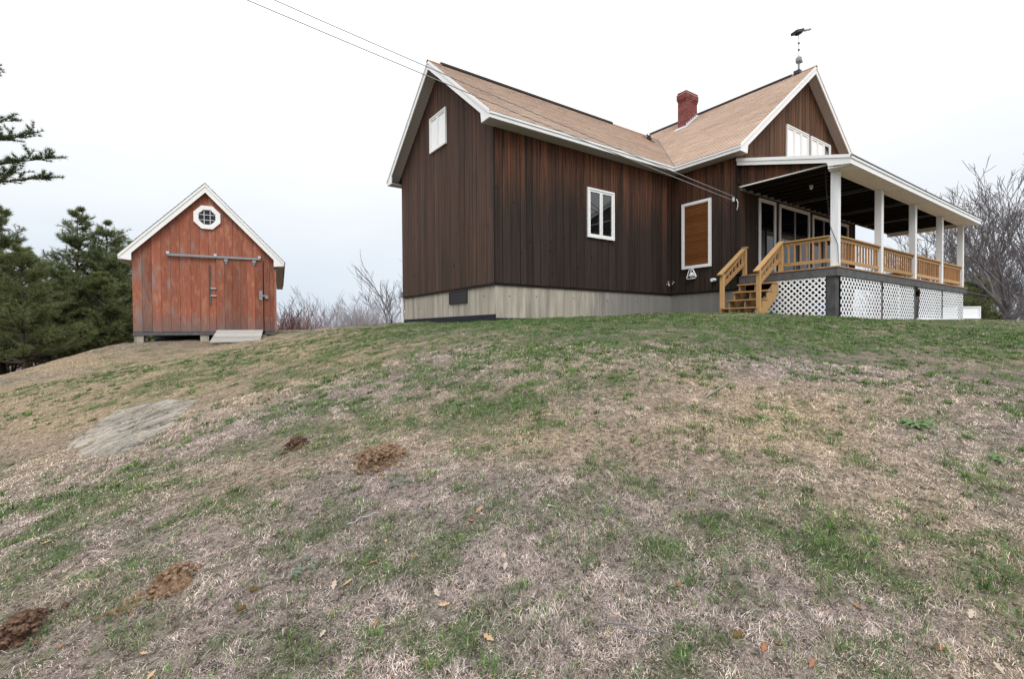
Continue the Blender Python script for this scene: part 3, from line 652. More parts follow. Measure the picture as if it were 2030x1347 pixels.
# basement window
bw_ = MB().box(-.006, .03, 1.365, 2.36, -.425, -.37).box(-.006, .03, 1.365, 1.41, -.37, -.062).box(-.006, .03, 2.315, 2.36, -.37, -.062).box(-.0065, .03, 1.41, 2.315, -.1, -.062).build('basement_window', MT['dark_metal'], house)
MB().box(.004, .02, 1.41, 2.315, -.37, -.1).build('pane', MT['dark_metal'], bw_)
# downpipe edge at the far corner
MB().tube([(-.02, W+.05, 0.0), (-.02, W+.05, -.93)], .035, 8).build('drain_pipe', MT['white'], house)
MB().box(-.07, .03, W+.0, W+.1, -.02, .16).build('meter_box', MT['steel'], house)
# --- chimney
ch = MB().box(10.086, 10.794, 1.736, 2.104, 6.2, 8.06).build('chimney', MT['mortar'], house)
mb = MB(); cols = []; rr = random.Random(9); row = 0; z = 6.45
while z < 8.14:
    cor = .0 if z < 7.80 else (.018 if z < 7.86 else .036 if z < 8.07 else .02)
    x0, x1, y0, y1 = 10.08-cor, 10.80+cor, 1.73-cor, 2.11+cor; bl = .205
    for face in range(3):
        a, b = (y0+.003, y1) if face == 0 else (x0+.003, x1-.003) if face == 1 else (y0+.003, y1); s = a-(bl/2 if row % 2 else 0)
        while s < b-.01:
            s0, s1 = max(s+.006, a), min(s+bl-.006, b); s += bl
            if s1-s0 < .02: continue
            n0 = len(mb.F)
            if face == 0: mb.box(x0, x0+.09, s0, s1, z, z+.062)
            elif face == 1: mb.box(s0, s1, y0-.001, y0+.09, z, z+.062)
            else: mb.box(x1-.09, x1+.001, s0, s1, z, z+.062)
            v = rr.uniform(.7, 1.2); c = (.20*v, .058*v*rr.uniform(.8, 1.3), .055*v); cols += [c]*(len(mb.F)-n0)
    z += .075; row += 1
bo = mb.build('brickwork', MT['brick'], ch, kind='stuff'); set_col(bo, cols)
MB().box(10.04, 10.84, 1.69, 2.15, 8.045, 8.085).box(10.25, 10.62, 1.80, 2.04, 8.085, 8.13).build('chimney_crown', MT['mortar'], ch)
m = MB()
for i in range(6):
    xx = 10.08+i*.12; m.box(xx, xx+.118, 1.712, 1.728, zc(xx)-.05, zc(xx+.12)+.05)
m.bar((10.06, 1.66, zc(10.06)+.03), (10.80, 1.68, zc(10.80)+.03), .08, .012).box(10.055, 10.078, 1.66, 2.16, zc(10.04)-.05, zc(10.04)+.07)
m.prism([(9.93, 1.62, zc(9.93)+.026), (10.07, 1.62, zc(10.07)+.026), (10.07, 2.18, zc(10.07)+.026), (9.93, 2.18, zc(9.93)+.026)], (0, 0, .008)).build('flashing', MT['flash'], ch)
# --- plumbing vent
pv = MB().prism([(8.35, 2.05, zl(2.05)+.02), (8.62, 2.05, zl(2.05)+.02), (8.62, 2.42, zl(2.42)+.02), (8.35, 2.42, zl(2.42)+.02)], (0, 0, .02)).tube([(8.5, 2.25, zl(2.25)), (8.5, 2.25, zl(2.25)+.16)], [.10, .06], 10).build('vent_boot', MT['vent_black'], house)
MB().tube([(8.5, 2.25, zl(2.25)), (8.5, 2.25, zl(2.25)+.95)], .03, 8).build('vent_pipe', MT['white'], pv)
# --- wall fittings on the entry wall
hx = L-.03
hh = MB().tube([(hx-.05, -.62, .44), (hx-.06, -.72, .68), (hx-.06, -.84, .70), (hx-.05, -.96, .46), (hx-.05, -.92, .41), (hx-.05, -.66, .40), (hx-.05, -.62, .44)], .018, 8)
hh.tube([(hx-.05, -.62, .44), (hx-.09, -.80, .55), (hx-.05, -.96, .46)], .013, 6).tube([(hx-.09, -.8, .55), (hx-.05, -.78, .69)], .013, 6).tube([(hx+.02, -.79, .52), (hx-.10, -.79, .52)], [.10, .05], 10)
hh.build('hose_hanger', MT['post'], house)
vp = MB().tube([(hx+.02, -1.56, .30), (hx-.18, -1.56, .29)], .052, 12).build('vent_outlet', MT['white'], house)
MB().tube([(hx+.0, -1.56, .30), (hx-.02, -1.56, .30)], .085, 12).build('flange', MT['dark_metal'], vp)
MB().tube([(hx+.02, -.14, .34), (hx-.08, -.14, .34), (hx-.11, -.14, .27)], .018, 6).tube([(hx-.06, -.14, .34), (hx-.06, -.14, .40)], .008, 5).build('spigot', MT['steel'], house)
MB().tube([(6.55, -.02, .28), (6.55, -.09, .30), (6.55, -.12, .22)], .02, 6).tube([(6.51, -.09, .36), (6.60, -.09, .36)], .011, 5).build('spigot', MT['flash'], house)
ins = MB().tube([(L-.02, -D+.02, 2.53), (L-.13, -D+.02, 2.53)], .012, 6).tube([(L-.10, -D+.02, 2.47), (L-.10, -D+.02, 2.59)], .035, 8).build('cable_bracket', MT['flash'], house)
MB().tube([(L-.06, -D-.05, 2.53), (L-.07, -D-.10, 2.42), (L-.07, -D-.09, 2.30), (L-.06, -D-.06, 2.22)], .013, 6).build('drip_loop', MT['flash'], house)
# --- porch doors (in the house wall)
def door(x0, x1, z0, z1, cols, nm):
    m = MB(); yy = -D-.03
    m.box(x0, x0+.09, yy-.035, yy, z0, z1).box(x1-.09, x1, yy-.035, yy, z0, z1).box(x0+.09, x1-.09, yy-.035, yy, z1-.1, z1).box(x0+.09, x1-.09, yy-.035, yy, z0, z0+.08)
    dd_ = m.build(nm, MT['post'], house); cw = (x1-x0-.18)/cols
    for i in range(cols):
        a = x0+.09+i*cw; MB().box(a+.02, a+cw-.02, yy-.008, yy-.001, z0+.08, z1-.1).build('pane', MT['glass_door'], dd_)
        if i: MB().box(a-.035, a+.035, yy-.028, yy-.0005, z0+.08, z1-.1).build('mullion', MT['steel'], dd_)
door(8.0, 8.99, .40, 2.76, 1, 'porch_door'); door(9.21, 11.26, .40, 2.76, 2, 'sliding_door'); door(11.48, 13.2, .40, 2.72, 2, 'sliding_door'); door(13.5, 14.4, .40, 2.72, 1, 'porch_door')

# ================================================================== PORCH
PX0, PX1, PY, ZD = 6.93, 18.42, -4.73, .37
porch = thing('porch', 'covered porch with white posts, new timber railings and white lattice skirting', 'porch', (PX0, PY, -.9))
# deck boards and rim beam
m0 = None; y = PY-.02; nb = int((-D-.05-PY)/.145)
for i in range(nb):
    if m0 is None: m0 = MB().box(PX0-.02, PX1+.03, y, y+.138, ZD-.03, ZD).build('deck_board', MT['redcedar'], porch)
    else: c = copy_obj(m0, porch); c.location.y += i*.145
MB().box(PX0, PX1, PY, PY+.05, ZD-.235, ZD-.032).build('rim_beam', MT['grey_wood'], porch)
MB().box(PX0, PX0+.05, PY+.052, -D-.03, ZD-.235, ZD-.032).build('rim_beam', MT['grey_wood'], porch)
MB().box(PX1-.05, PX1, PY+.052, -D-.03, ZD-.235, ZD-.033).build('rim_beam', MT['grey_wood'], porch)
PW = .165; PYF = -4.67
POSTX = [7.10, 9.96, 12.78, 15.55, 18.12]
pp0 = None
for i, xx in enumerate(POSTX):
    MB().box(xx, xx+PW, PYF, PYF+PW, ZD+.001, 2.80).build('post', MT['post'], porch)
SUPX = [(6.965, 7.17, .20), (9.86, 9.99, .12), (12.64, 12.82, .12), (15.38, 15.52, .12), (18.05, 18.2, .12)]
for a, b, dp in SUPX: MB().box(a, b, PY+.056, PY+.056+dp, -1.4, ZD-.036).build('support_post', MT['grey_wood'], porch)
# railings
def railing(a, b, ztop, n, axis, nm='railing'):
    """between two points: cap, top rail, bottom rail + balusters"""
    a = Vector(a); b = Vector(b); d = (b-a); up = Vector((0, 0, 1))
    m = MB().bar(a+up*(ztop-.02), b+up*(ztop-.02), .14, .035).bar(a+up*(ztop-.085), b+up*(ztop-.085), .04, .09).bar(a+up*.17, b+up*.17, .04, .09)
    rl = m.build(nm, MT['cedar'], porch); first = None
    for i in range(n):
        f = (i+.5)/n; q = a+d*f
        if first is None: first = MB().box(q.x-.018, q.x+.018, q.y-.018, q.y+.018, q.z+.215, q.z+ztop-.13).build('baluster', MT['redcedar'], rl); q0 = q
        else:
            c = copy_obj(first, rl); c.location += q-q0
RT = .79
for i in range(4):
    railing((POSTX[i]+PW+.002, PYF+.075, ZD), (POSTX[i+1]-.002, PYF+.075, ZD), RT, 14 if i < 3 else 13, 'x')
railing((7.06, PYF+PW+.002, ZD), (7.06, -3.30, ZD), RT, 8, 'y')
railing((PX1-.14, PYF+PW+.1, ZD), (PX1-.14, -D-.06, ZD), RT, 12, 'y')
# ceiling, rafters, beams
ZC = 2.90
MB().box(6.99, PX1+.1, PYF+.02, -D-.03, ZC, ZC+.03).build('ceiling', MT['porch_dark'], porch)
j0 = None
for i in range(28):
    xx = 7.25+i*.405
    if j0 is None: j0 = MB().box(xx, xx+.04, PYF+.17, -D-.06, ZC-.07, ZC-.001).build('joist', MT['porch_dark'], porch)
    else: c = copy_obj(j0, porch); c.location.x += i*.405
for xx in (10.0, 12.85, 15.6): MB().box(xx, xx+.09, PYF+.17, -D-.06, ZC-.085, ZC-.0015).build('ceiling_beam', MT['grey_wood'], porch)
MB().box(6.99, PX1+.1, -D-.06, -D-.028, 2.82, 2.90).build('wall_trim', MT['steel'], porch)
MB().box(6.985, 18.6, PYF+.0, PYF+PW-.004, 2.74, 2.895).build('header_beam', MT['porch_soffit'], porch)
MB().box(PX1-.06, PX1+.06, PYF+PW, -D-.03, 2.70, 2.895).build('header_beam', MT['porch_soffit'], porch)
# gable infill above the side opening
inf = MB().prism([(6.985, -D-.03, 2.905), (6.985, PYF+.02, 2.905), (6.985, PYF+.02, 2.96), (6.985, -D-.03, 3.5)], (.03, 0, 0)).build('side_infill', MT['black_gap'], porch)
zroof = lambda yy: 3.685+(yy+D)*(3.685-2.955)/(5.05-D)
s = -D-.03; i = 0
while s > PYF+.05:
    e = max(s-.235, PYF+.02); za, zb = zroof(s)-.17, zroof(e)-.17
    if zb > 2.94: MB().prism([(6.984, s-.004, 2.93), (6.984, e+.004, 2.93), (6.984, e+.004, zb), (6.984, s-.004, za)], (-.02, 0, 0)).build('board', MT['siding_side'], inf)
    s = e
MB().box(6.955, 6.995, PYF+.0, -D-.026, 2.895, 2.928).build('opening_trim', MT['white'], porch)
# roof: deck, fascias, soffit
YE = -5.05; RX0, RX1 = 6.80, 18.75
pr = MB().prism([(RX0, -D-.024, zroof(-D)), (RX1, -D-.024, zroof(-D)), (RX1, YE, zroof(YE)), (RX0, YE, zroof(YE))], (0, 0, -.03)).build('roof', MT['shingle'], porch); set_col(pr, [(.34, .22, .15)]*len(pr.data.polygons))
def rk(x, push):
    m = MB().prism([(x, -D-.025, zroof(-D)-.005), (x, YE, zroof(YE)-.005), (x, YE, zroof(YE)-.20), (x, PYF+.10, zroof(PYF)-.235), (x, PYF+.14, zroof(PYF+.14)-.18), (x, -D-.025, zroof(-D)-.18)], push); b = m.build('rake_board', MT['white'], porch)
    v = Vector(push).normalized()
    MB().prism([Vector((x, yy, zz))-v*.02 for yy, zz in ((-D-.025, zroof(-D)+.012), (YE-.02, zroof(YE)+.008), (YE-.02, zroof(YE)-.07), (-D-.025, zroof(-D)-.075))], v*.018).build('shingle_mould', MT['white'], b)
rk(RX0, (.03, 0, 0)); rk(RX1, (-.03, 0, 0))
MB().box(RX0+.03, RX1-.03, YE, YE+.03, zroof(YE)-.20, zroof(YE)-.005).build('fascia', MT['white'], porch)
MB().box(RX0-.02, RX1+.02, YE-.022, YE-.001, zroof(YE)-.075, zroof(YE)-.004).build('drip_moulding', MT['white'], porch)
MB().box(RX0-.02, RX1+.02, YE-.035, YE-.023, zroof(YE)-.012, zroof(YE)+.012).build('drip_edge', MT['dark_metal'], porch)
zs_ = zroof(YE)-.20
MB().box(RX0+.03, RX1-.03, YE+.031, PYF-.002, zs_-.004, zs_+.016).build('soffit', MT['porch_soffit'], porch)
MB().prism([(RX0+.03, PYF, zs_), (RX0+.03, PYF, 2.95), (RX0+.03, PYF+.12, 2.95), (RX0+.03, PYF+.12, zs_)], (.16, 0, 0)).build('end_block', MT['white'], porch)
for i in range(4): MB().box(RX0+.2+i*2.9, RX0+.206+i*2.9, YE+.04, PYF-.01, zs_-.008, zs_-.0045).build('soffit_joint', MT['grey_wood'], porch)
# lamp bulb and loose wire
lb = MB().tube([(8.4, -3.5, ZC-.02), (8.4, -3.5, ZC-.06)], .05, 10).build('lamp_holder', MT['white'], porch)
MB().tube([(8.4, -3.5, ZC-.06), (8.4, -3.5, ZC-.10), (8.4, -3.5, ZC-.14)], [.03, .045, .015], 10).build('bulb', MT['white'], lb)
MB().tube([(7.07, -4.40, 2.88), (7.08, -4.42, 2.3), (7.09, -4.5, 1.4), (7.085, -4.68, .9), (7.09, -4.69, .5), (7.12, -4.70, .38)], .007, 5).build('loose_wire', MT['dark_metal'], porch)
# lattice
def lattice(o, d, nrm, w, h, extra=(), sp=.19, sw=.044, lean=0, kk=0):
    o = Vector(o); d = Vector(d); up = Vector((0, 0, 1))+Vector(nrm)*lean; nrm = Vector(nrm)
    fr = MB(); P = lambda s, z, n_: o+d*s+up*z+nrm*n_
    rail_ = MB()
    for z0, z1 in ((h-.025, h), (0, .025)): rail_.prism([P(0, z0, -.004), P(w, z0, -.004), P(w, z1, -.004), P(0, z1, -.004)], nrm*.003)
    pan = rail_.build('lattice_panel', MT['lattice'], porch)
    for layer, sg in ((0, 1), (1, -1)):
        c = -h-.1 if sg == 1 else 0.05; end = w if sg == 1 else w+h
        while c < end:
            hw = sw*.707
            poly = [(c-hw, 0), (c+hw, 0), (c+hw+sg*h, h), (c-hw+sg*h, h)]
            poly = clip(poly, -1, 0, 0); poly = clip(poly, 1, 0, w) if len(poly) > 2 else poly
            for e in extra:
                if len(poly) > 2: poly = clip(poly, *e)
            if len(poly) > 2:
                MB().prism([P(a, b, .005*layer) for a, b in poly], nrm*.004).build('slat', MT['lattice'], pan)
            c += sp
yl = PY+.03; zb_ = -.905
lattice((7.19, yl, zb_), (1, 0, 0), (0, -1, 0), 2.66, ZD-.25-zb_)
lattice((10.0, yl, zb_), (1, 0, 0), (0, -1, 0), 1.28, ZD-.25-zb_)
lattice((11.30, yl+.02, zb_), (1, 0, 0), (0, -1, 0), 1.33, ZD-.25-zb_)
lattice((12.98, yl, zb_+.0), (1, 0, 0), (0, -1, 0), 2.4, ZD-.26-zb_, extra=[(-1, .20, .0)])
lattice((15.54, yl, zb_), (1, 0, 0), (0, -1, 0), 2.5, ZD-.25-zb_)
hL = ZD-.25+.93
lattice((PX0+.028, -2.62, -.93), (0, -1, 0), (-1, 0, 0), -2.62-(PY+.27), hL, extra=[(-1.0, .70, .16)], sp=.150, sw=.040)
# things kept under the porch and the fallen strip
bt = MB().tube([(7.9, -4.0, -.9), (7.9, -4.0, -.5), (7.9, -4.0, -.48)], [.26, .32, .34], 18).build('plastic_tub', MT['blue']); tag(bt, 'blue plastic tub stored behind the porch lattice', 'tub')
fs = MB().bar((12.7, PY-.06, gz1(12.7, PY-.06)+.03), (17.6, PY-.07, gz1(17.6, PY-.07)+.035), .10, .05).build('fallen_trim_board', MT['lattice']); tag(fs, 'white trim board lying along the foot of the lattice', 'board')

# ================================================================== PORCH STAIRS
st = thing('porch_stairs', 'new timber steps with sloping handrails up to the porch', 'stairs', (5.75, -2.85, -.75))
TR = [(5.74, -.60), (6.06, -.375), (6.32, -.14), (6.58, .085)]
for xx, z in TR: MB().box(xx, xx+.29, -3.34, -2.36, z-.035, z).build('tread', MT['cedar'], st)
for yy in (-3.30, -2.85, -2.40):
    q = [(5.80, -.85), (5.80, -.64)]
    for i, (xx, z) in enumerate(TR):
        q.append((xx+.05, z-.037) if i else (5.80, z-.037)); q.append((TR[i+1][0]+.05 if i < 3 else 6.92, z-.037))
    q += [(6.92, -.22), (6.20, -.85)]
    q2 = []
    for c in q:
        if not q2 or (abs(c[0]-q2[-1][0])+abs(c[1]-q2[-1][1])) > 1e-4: q2.append(c)
    MB().prism([(c[0], yy-.02, c[1]) for c in q2], (0, .04, 0)).build('stringer', MT['cedar'], st)
for yy in (-3.36, -2.36):
    zt_ = .36
    MB().box(5.80, 5.89, yy-.045, yy+.045, -.92, zt_-.03).build('newel_post', MT['cedar'], st)
    MB().box(6.93, 7.02, yy-.045, yy+.045, .372, 1.14).build('newel_post', MT['cedar'], st)
    hr = MB().bar((5.70, yy, zt_-.07), (7.0, yy, 1.165), .14, .036).bar((5.89, yy, .02), (6.94, yy, .70), .04, .09).bar((5.89, yy, .22), (6.94, yy, 1.03), .04, .08).build('handrail', MT['cedar'], st)
    if yy > -3: MB().box(6.90, 7.06, yy-.07, yy+.07, 1.141, 1.165).build('post_cap', MT['cedar'], st)
    for i in range(6):
        f = (i+.6)/6.2; xx = 5.89+f*1.05; MB().box(xx-.018, xx+.018, yy-.018, yy+.018, .05+f*.68, .20+f*.81).build('baluster', MT['redcedar'], hr)

# ================================================================== ANTENNA, CABLES
an = thing('television_antenna', 'rooftop television antenna on a mast with rotor at the front gable ridge', 'antenna', (XR, -2.0, PK2))
MB().tube([(XR, -2.0, PK2-.02), (XR, -2.0, PK2+.42)], .035, 8).build('mast', MT['steel'], an)
MB().tube([(XR, -2.0, PK2+.35), (XR, -2.0, PK2+1.35)], .014, 6).build('upper_mast', MT['flash'], an)
MB().bar((XR-.16, -2.0, PK2), (XR+.16, -2.0, PK2), .2, .12).build('base_mount', MT['dark_metal'], an)
MB().tube([(XR, -2.0, PK2+.34), (XR, -2.0, PK2+.40), (XR, -2.0, PK2+.50), (XR, -2.0, PK2+.58)], [.05, .10, .10, .04], 10).box(XR-.05, XR+.12, -2.08, -1.92, PK2+.36, PK2+.43).build('rotor', MT['steel'], an)
for zz in (.78, 1.0): MB().tube([(XR, -2.0, PK2+zz-.02), (XR, -2.0, PK2+zz+.02)], .035, 8).build('mast_clamp', MT['dark_metal'], an)
bd = Vector((.86, -.30, .30)).normalized(); bc = Vector((XR, -2.0, PK2+1.38))
boom = MB().bar(bc-bd*.20, bc+bd*.55, .02, .02).build('boom', MT['dark_metal'], an)
sdv = bd.cross(Vector((0, 0, 1))).normalized(); upv = sdv.cross(bd)
for i in range(8):
    q = bc+bd*(.10+i*.062); hl = .15-.008*i
    MB().tube([q-sdv*hl, q+sdv*hl], .006, 4).tube([q-upv*.05, q+upv*.05], .006, 4).build('element', MT['dark_metal'], boom)
MB().bar(bc-bd*.22+upv*.0, bc+bd*.10, .26, .085, up=upv).bar(bc-bd*.10-upv*.06, bc+bd*.04-upv*.06, .15, .06, up=upv).build('reflector_housing', MT['dark_metal'], an)
att = Vector((L-.12, -D+.02, 2.53))
def cable(u0, v0, dist, z_att, lab, dx):
    a = Vector((L-.12, -D+.02+dx, z_att)); b = Vector(CAM+ray(u0, v0)*dist)
    b2 = a+(b-a)*1.6; pts = []
    for i in range(41):
        f = i/40; q = a+(b2-a)*f; q.z -= .10*4*f*(1-f); pts.append(q)
    o = MB().tube(pts, .0105, 5).build('power_cable', MT['cable']); return tag(o, lab, 'cable', None)
cable(515, 0, 9.0, 2.50, 'lower overhead service cable running to the house corner bracket', 0)
cable(567, 0, 9.5, 2.60, 'upper overhead service cable running to the house corner bracket', -.03)

# ================================================================== SHED
SA = -.1686
shed = thing('garden_shed', 'worn red board shed with white roof trim, sliding door and octagonal window', 'shed', (-7.385, 9.372, -1.14), SA)
SWD, SDP, SEO, SRO = 4.0, 9.4, .31, .15
SZE, SPK = 2.40, 4.84; ST_ = (SPK-SZE)/(SWD/2+SEO)
stop = lambda s: min(SZE-.16+ST_*(s+SEO), SZE-.16+ST_*(SWD-s+SEO))
fwall = MB().prism([(0, .03, 0), (SWD, .03, 0), (SWD, .03, stop(SWD)), (SWD/2, .03, stop(SWD/2)), (0, .03, stop(0))], (0, .1, 0)).build('front_wall', MT['black_gap'], shed)
wall_boards(fwall, (0, .03, 0), (1, 0, 0), (0, -1, 0), SWD, 0, stop, .25, MT['red'], random.Random(21), SWD/2, gap=.007)
MB().box(SWD-.1, SWD, .13, SDP, 0, SZE-.02).build('side_wall', MT['red'], shed)
MB().box(0, .1, .13, SDP, 0, SZE-.02).build('side_wall', MT['red'], shed)
MB().prism([(0.1, SDP, 0), (SWD-.1, SDP, 0), (SWD-.1, SDP, SZE), (SWD/2, SDP, stop(SWD/2)), (.1, SDP, SZE)], (0, -.1, 0)).build('back_wall', MT['red'], shed)
MB().box(SWD-.02, SWD+.05, -.012, .03, .0, SZE-.25).build('corner_board', MT['red'], shed)
MB().box(.0, 2.3, -.01, .09, -.11, -.005).build('sill_beam', MT['grey_wood'], shed)
MB().box(3.68, SWD, -.01, .09, -.11, -.005).build('sill_beam', MT['grey_wood'], shed)
MB().box(.1, SWD-.1, .1, SDP-.1, -.12, -.03).build('floor_frame', MT['grey_wood'], shed)
MB().box(.05, SWD-.05, 2.6, 2.7, -.8, -.121).build('added_gap_screen', MT['grey_wood'], shed)  # added board, shuts out bright sky under the floor so the gap stays dark
MB().box(.05, SWD-.05, SDP-.12, SDP-.02, -.9, -.121).build('added_gap_screen', MT['grey_wood'], shed)  # second added board, blocks the sky at the rear of the underside
for xx in (.02, 1.78, 3.5): MB().box(xx, xx+.24, .02, .3, -.55, -.112).build('concrete_pier', MT['concrete'], shed)
for xx in (.02, 3.74): MB().box(xx, xx+.24, SDP-.4, SDP-.1, -.7, -.12).build('concrete_pier', MT['concrete'], shed)
zf_ = lambda xx: SZE+ST_*(xx+SEO); zg_ = lambda xx: SZE+ST_*(SWD+SEO-xx)
ra = MB().prism([(-SEO, -SRO, zf_(-SEO)), (SWD/2, -SRO, SPK), (SWD/2, -SRO, SPK-.05), (-SEO, -SRO, SZE-.05)], (0, SDP+2*SRO, 0)).build('roof', MT['underlay'], shed)
rb = MB().prism([(SWD+SEO, -SRO, SZE), (SWD/2, -SRO, SPK), (SWD/2, -SRO, SPK-.05), (SWD+SEO, -SRO, SZE-.05)], (0, SDP+2*SRO, 0)).build('roof', MT['underlay'], shed)
ua = Vector((1, 0, ST_)).normalized(); na = Vector((-ST_, 0, 1)).normalized(); rs = (SWD/2+SEO)*math.sqrt(1+ST_**2)
shingle_field(ra, (-SEO-.02, -SRO-.03, SZE-.02*ST_), (0, 1, 0), ua, na, SDP+2*SRO+.05, rs+.03, [], 31, (.20, .18, .16))
shingle_field(rb, (SWD+SEO+.02, -SRO-.03, SZE-.02*ST_), (0, 1, 0), Vector((-ua.x, 0, ua.z)), Vector((-na.x, 0, na.z)), SDP+2*SRO+.05, rs+.03, [], 32, (.20, .18, .16))
for sg, e in ((1, -SEO), (-1, SWD+SEO)):
    c = SWD/2; z0 = SZE
    q = [(e, z0-.02), (c, SPK-.02), (c, SPK-.02-.27), (e+sg*(SEO+.02), z0+(SEO+.02)*ST_-.29), (e+sg*(SEO+.02), z0-.17), (e, z0-.13)]
    b = MB().prism([(h, -SRO, z) for h, z in q], (0, .03, 0)).build('rake_board', MT['white'], shed)
    MB().prism([(h, -SRO-.02, z) for h, z in [(e, z0-.005), (c, SPK-.005), (c, SPK-.10), (e, z0-.10)]], (0, .019, 0)).build('shingle_mould', MT['white'], b)
    xs = sorted((e, e+sg*(SEO)))
    MB().box(xs[0]+.02, xs[1]-.004, -SRO+.03, SDP+SRO, z0-.16, z0-.14).build('soffit', MT['soffit'], shed)
    xa = sorted((e, e+sg*.02))
    MB().box(xa[0], xa[1], -SRO+.03, SDP+SRO, z0-.16, z0-.045).build('fascia', MT['white'], shed)
    MB().prism([(e+sg*.05, -SRO+.03, z0+.05*ST_-.07), (c, -SRO+.03, SPK-.07), (c, -SRO+.03, SPK-.09), (e+sg*.05, -SRO+.03, z0+.05*ST_-.09)], (0, SRO-.028, 0)).build('rake_soffit', MT['soffit'], shed)
# sliding door
dr = MB().box(2.28, 3.66, -.022, -.004, .02, 2.42).build('sliding_door', MT['black_gap'], shed); rq = random.Random(4); s = 2.27
for w in (.225, .235, .23, .20, .235, .245): MB().box(s+.003, s+w-.003, -.05-rq.uniform(0, .004), -.023, .01, 2.43).build('board', MT['red'], dr); s += w
MB().box(.93, 3.58, -.10, -.045, 2.44, 2.51).build('door_track', MT['steel'], shed)
for xx in (.95, 2.25, 3.54): MB().box(xx-.04, xx+.04, -.115, .0, 2.49, 2.57).build('track_bracket', MT['flash'], shed)
for xx in (2.55, 3.38): MB().box(xx-.025, xx+.025, -.075, -.055, 2.26, 2.46).tube([(xx, -.09, 2.38), (xx, -.05, 2.38)], .06, 10).build('roller_hanger', MT['steel'], dr)
ht = MB().box(3.52, 3.62, -.075, -.052, 1.08, 1.40).box(3.60, 3.78, -.085, -.06, 1.20, 1.25).box(3.70, 3.80, -.085, -.02, 1.13, 1.21).build('door_latch', MT['steel'], dr)
MB().box(2.06, 2.10, -.03, -.012, .9, 2.2).build('batten', MT['grey_wood'], fwall)
for zz in (1.18, 1.42): MB().box(2.10, 2.26, -.035, -.015, zz, zz+.03).build('strap', MT['flash'], fwall)
# octagonal window
oc, orad = Vector((2.03, 0, 3.76)), .40
def octa(r, y): return [(oc.x+r*math.cos(math.radians(22.5+45*i)), y, oc.z+r*math.sin(math.radians(22.5+45*i))) for i in range(8)]
def ring(r0, r1, y0, y1):
    m = MB(); A, Bq = octa(r0, y1), octa(r1, y1); A2, B2 = octa(r0, y0), octa(r1, y0)
    for i in range(8):
        j = (i+1) % 8; n = len(m.V)
        m.V += [A[i], A[j], Bq[j], Bq[i], A2[i], A2[j], B2[j], B2[i]]
        m.F += [(n, n+1, n+2, n+3), (n+1, n, n+4, n+5), (n+3, n+2, n+6, n+7)]
    return m
ow = ring(.27, orad*1.02, .0, -.06).build('octagonal_window', MT['white'], shed)
ring(.255, .30, .0, -.045).build('inner_frame', MT['post'], ow)
MB().prism(octa(.285, -.012), (0, -.006, 0)).build('pane', MT['glass_door'], ow)
for k in (-.085, .085):
    MB().box(oc.x+k-.007, oc.x+k+.007, -.032, -.019, oc.z-.24, oc.z+.24).build('muntin', MT['post'], ow)
    MB().box(oc.x-.24, oc.x+.24, -.031, -.0195, oc.z+k-.007, oc.z+k+.007).build('muntin', MT['post'], ow)
def shed_pt(x, y, z): return Vector((-7.385+math.cos(SA)*x-math.sin(SA)*y, 9.372+math.sin(SA)*x+math.cos(SA)*y, z-1.14))
# ramp, its planks, and stones by the shed
rampb = shed_pt(2.9, -.5, -.3); rm = thing('wooden_ramp', 'grey plank ramp leaning up to the red shed door', 'ramp', shed_pt(2.9, -.9, -.3))
for i in range(7):
    f = i/7; y0, y1 = -.06-f*1.05, -.06-(f+1/7)*1.05+.008; z0 = lambda yy: .02+(yy+.06)*.36
    a, b = 2.26+.01*(i % 2)-.10*f, 3.62-.06*f
    q = [shed_pt(a, y0, z0(y0)), shed_pt(b, y0, z0(y0)+.0), shed_pt(b-.01, y1, z0(y1)+.0), shed_pt(a-.015, y1, z0(y1))]
    MB().prism(q, (0, 0, .035)).build('plank', MT['ramp_wood'], rm)
for a in (2.5, 3.3): MB().prism([shed_pt(a, -.08, -.01), shed_pt(a, -1.05, -.36), shed_pt(a, -1.05, -.45), shed_pt(a, -.08, -.15)], tuple(Vector((math.cos(SA), math.sin(SA), 0))*.05)).build('ramp_joist', MT['grey_wood'], rm)

def lump(c, rx, ry, rz, seed, n=2):
    """irregular stone / clod"""
    import bmesh
    bm = bmesh.new(); bmesh.ops.create_icosphere(bm, subdivisions=n, radius=1); rr = random.Random(seed); ph = [rr.uniform(0, 6) for _ in range(6)]
    V = []
    for v in bm.verts:
        k = 1+.16*math.sin(3.1*v.co.x+ph[0])+.14*math.sin(3.7*v.co.y+ph[1])+.12*math.sin(4.3*v.co.z+ph[2])
        V.append((c[0]+v.co.x*k*rx, c[1]+v.co.y*k*ry, c[2]+v.co.z*k*rz))
    F = [tuple(v.index for v in f.verts) for f in bm.faces]; bm.free(); return V, F
for i, (u, v, s) in enumerate([(283, 673, .10), (292, 676, .07), (309, 674, .09), (303, 677, .06), (315, 672, .055)]):
    q = pix(u, v); V_, F_ = lump((q.x, q.y, q.z+s*.3), s*1.3, s, s*.7, i)
    o = obj('stone', V_, F_, MT['stone'], smooth=True); tag(o, 'pale loose stone on the ground under the shed sill', 'stone', 'stones by the shed')

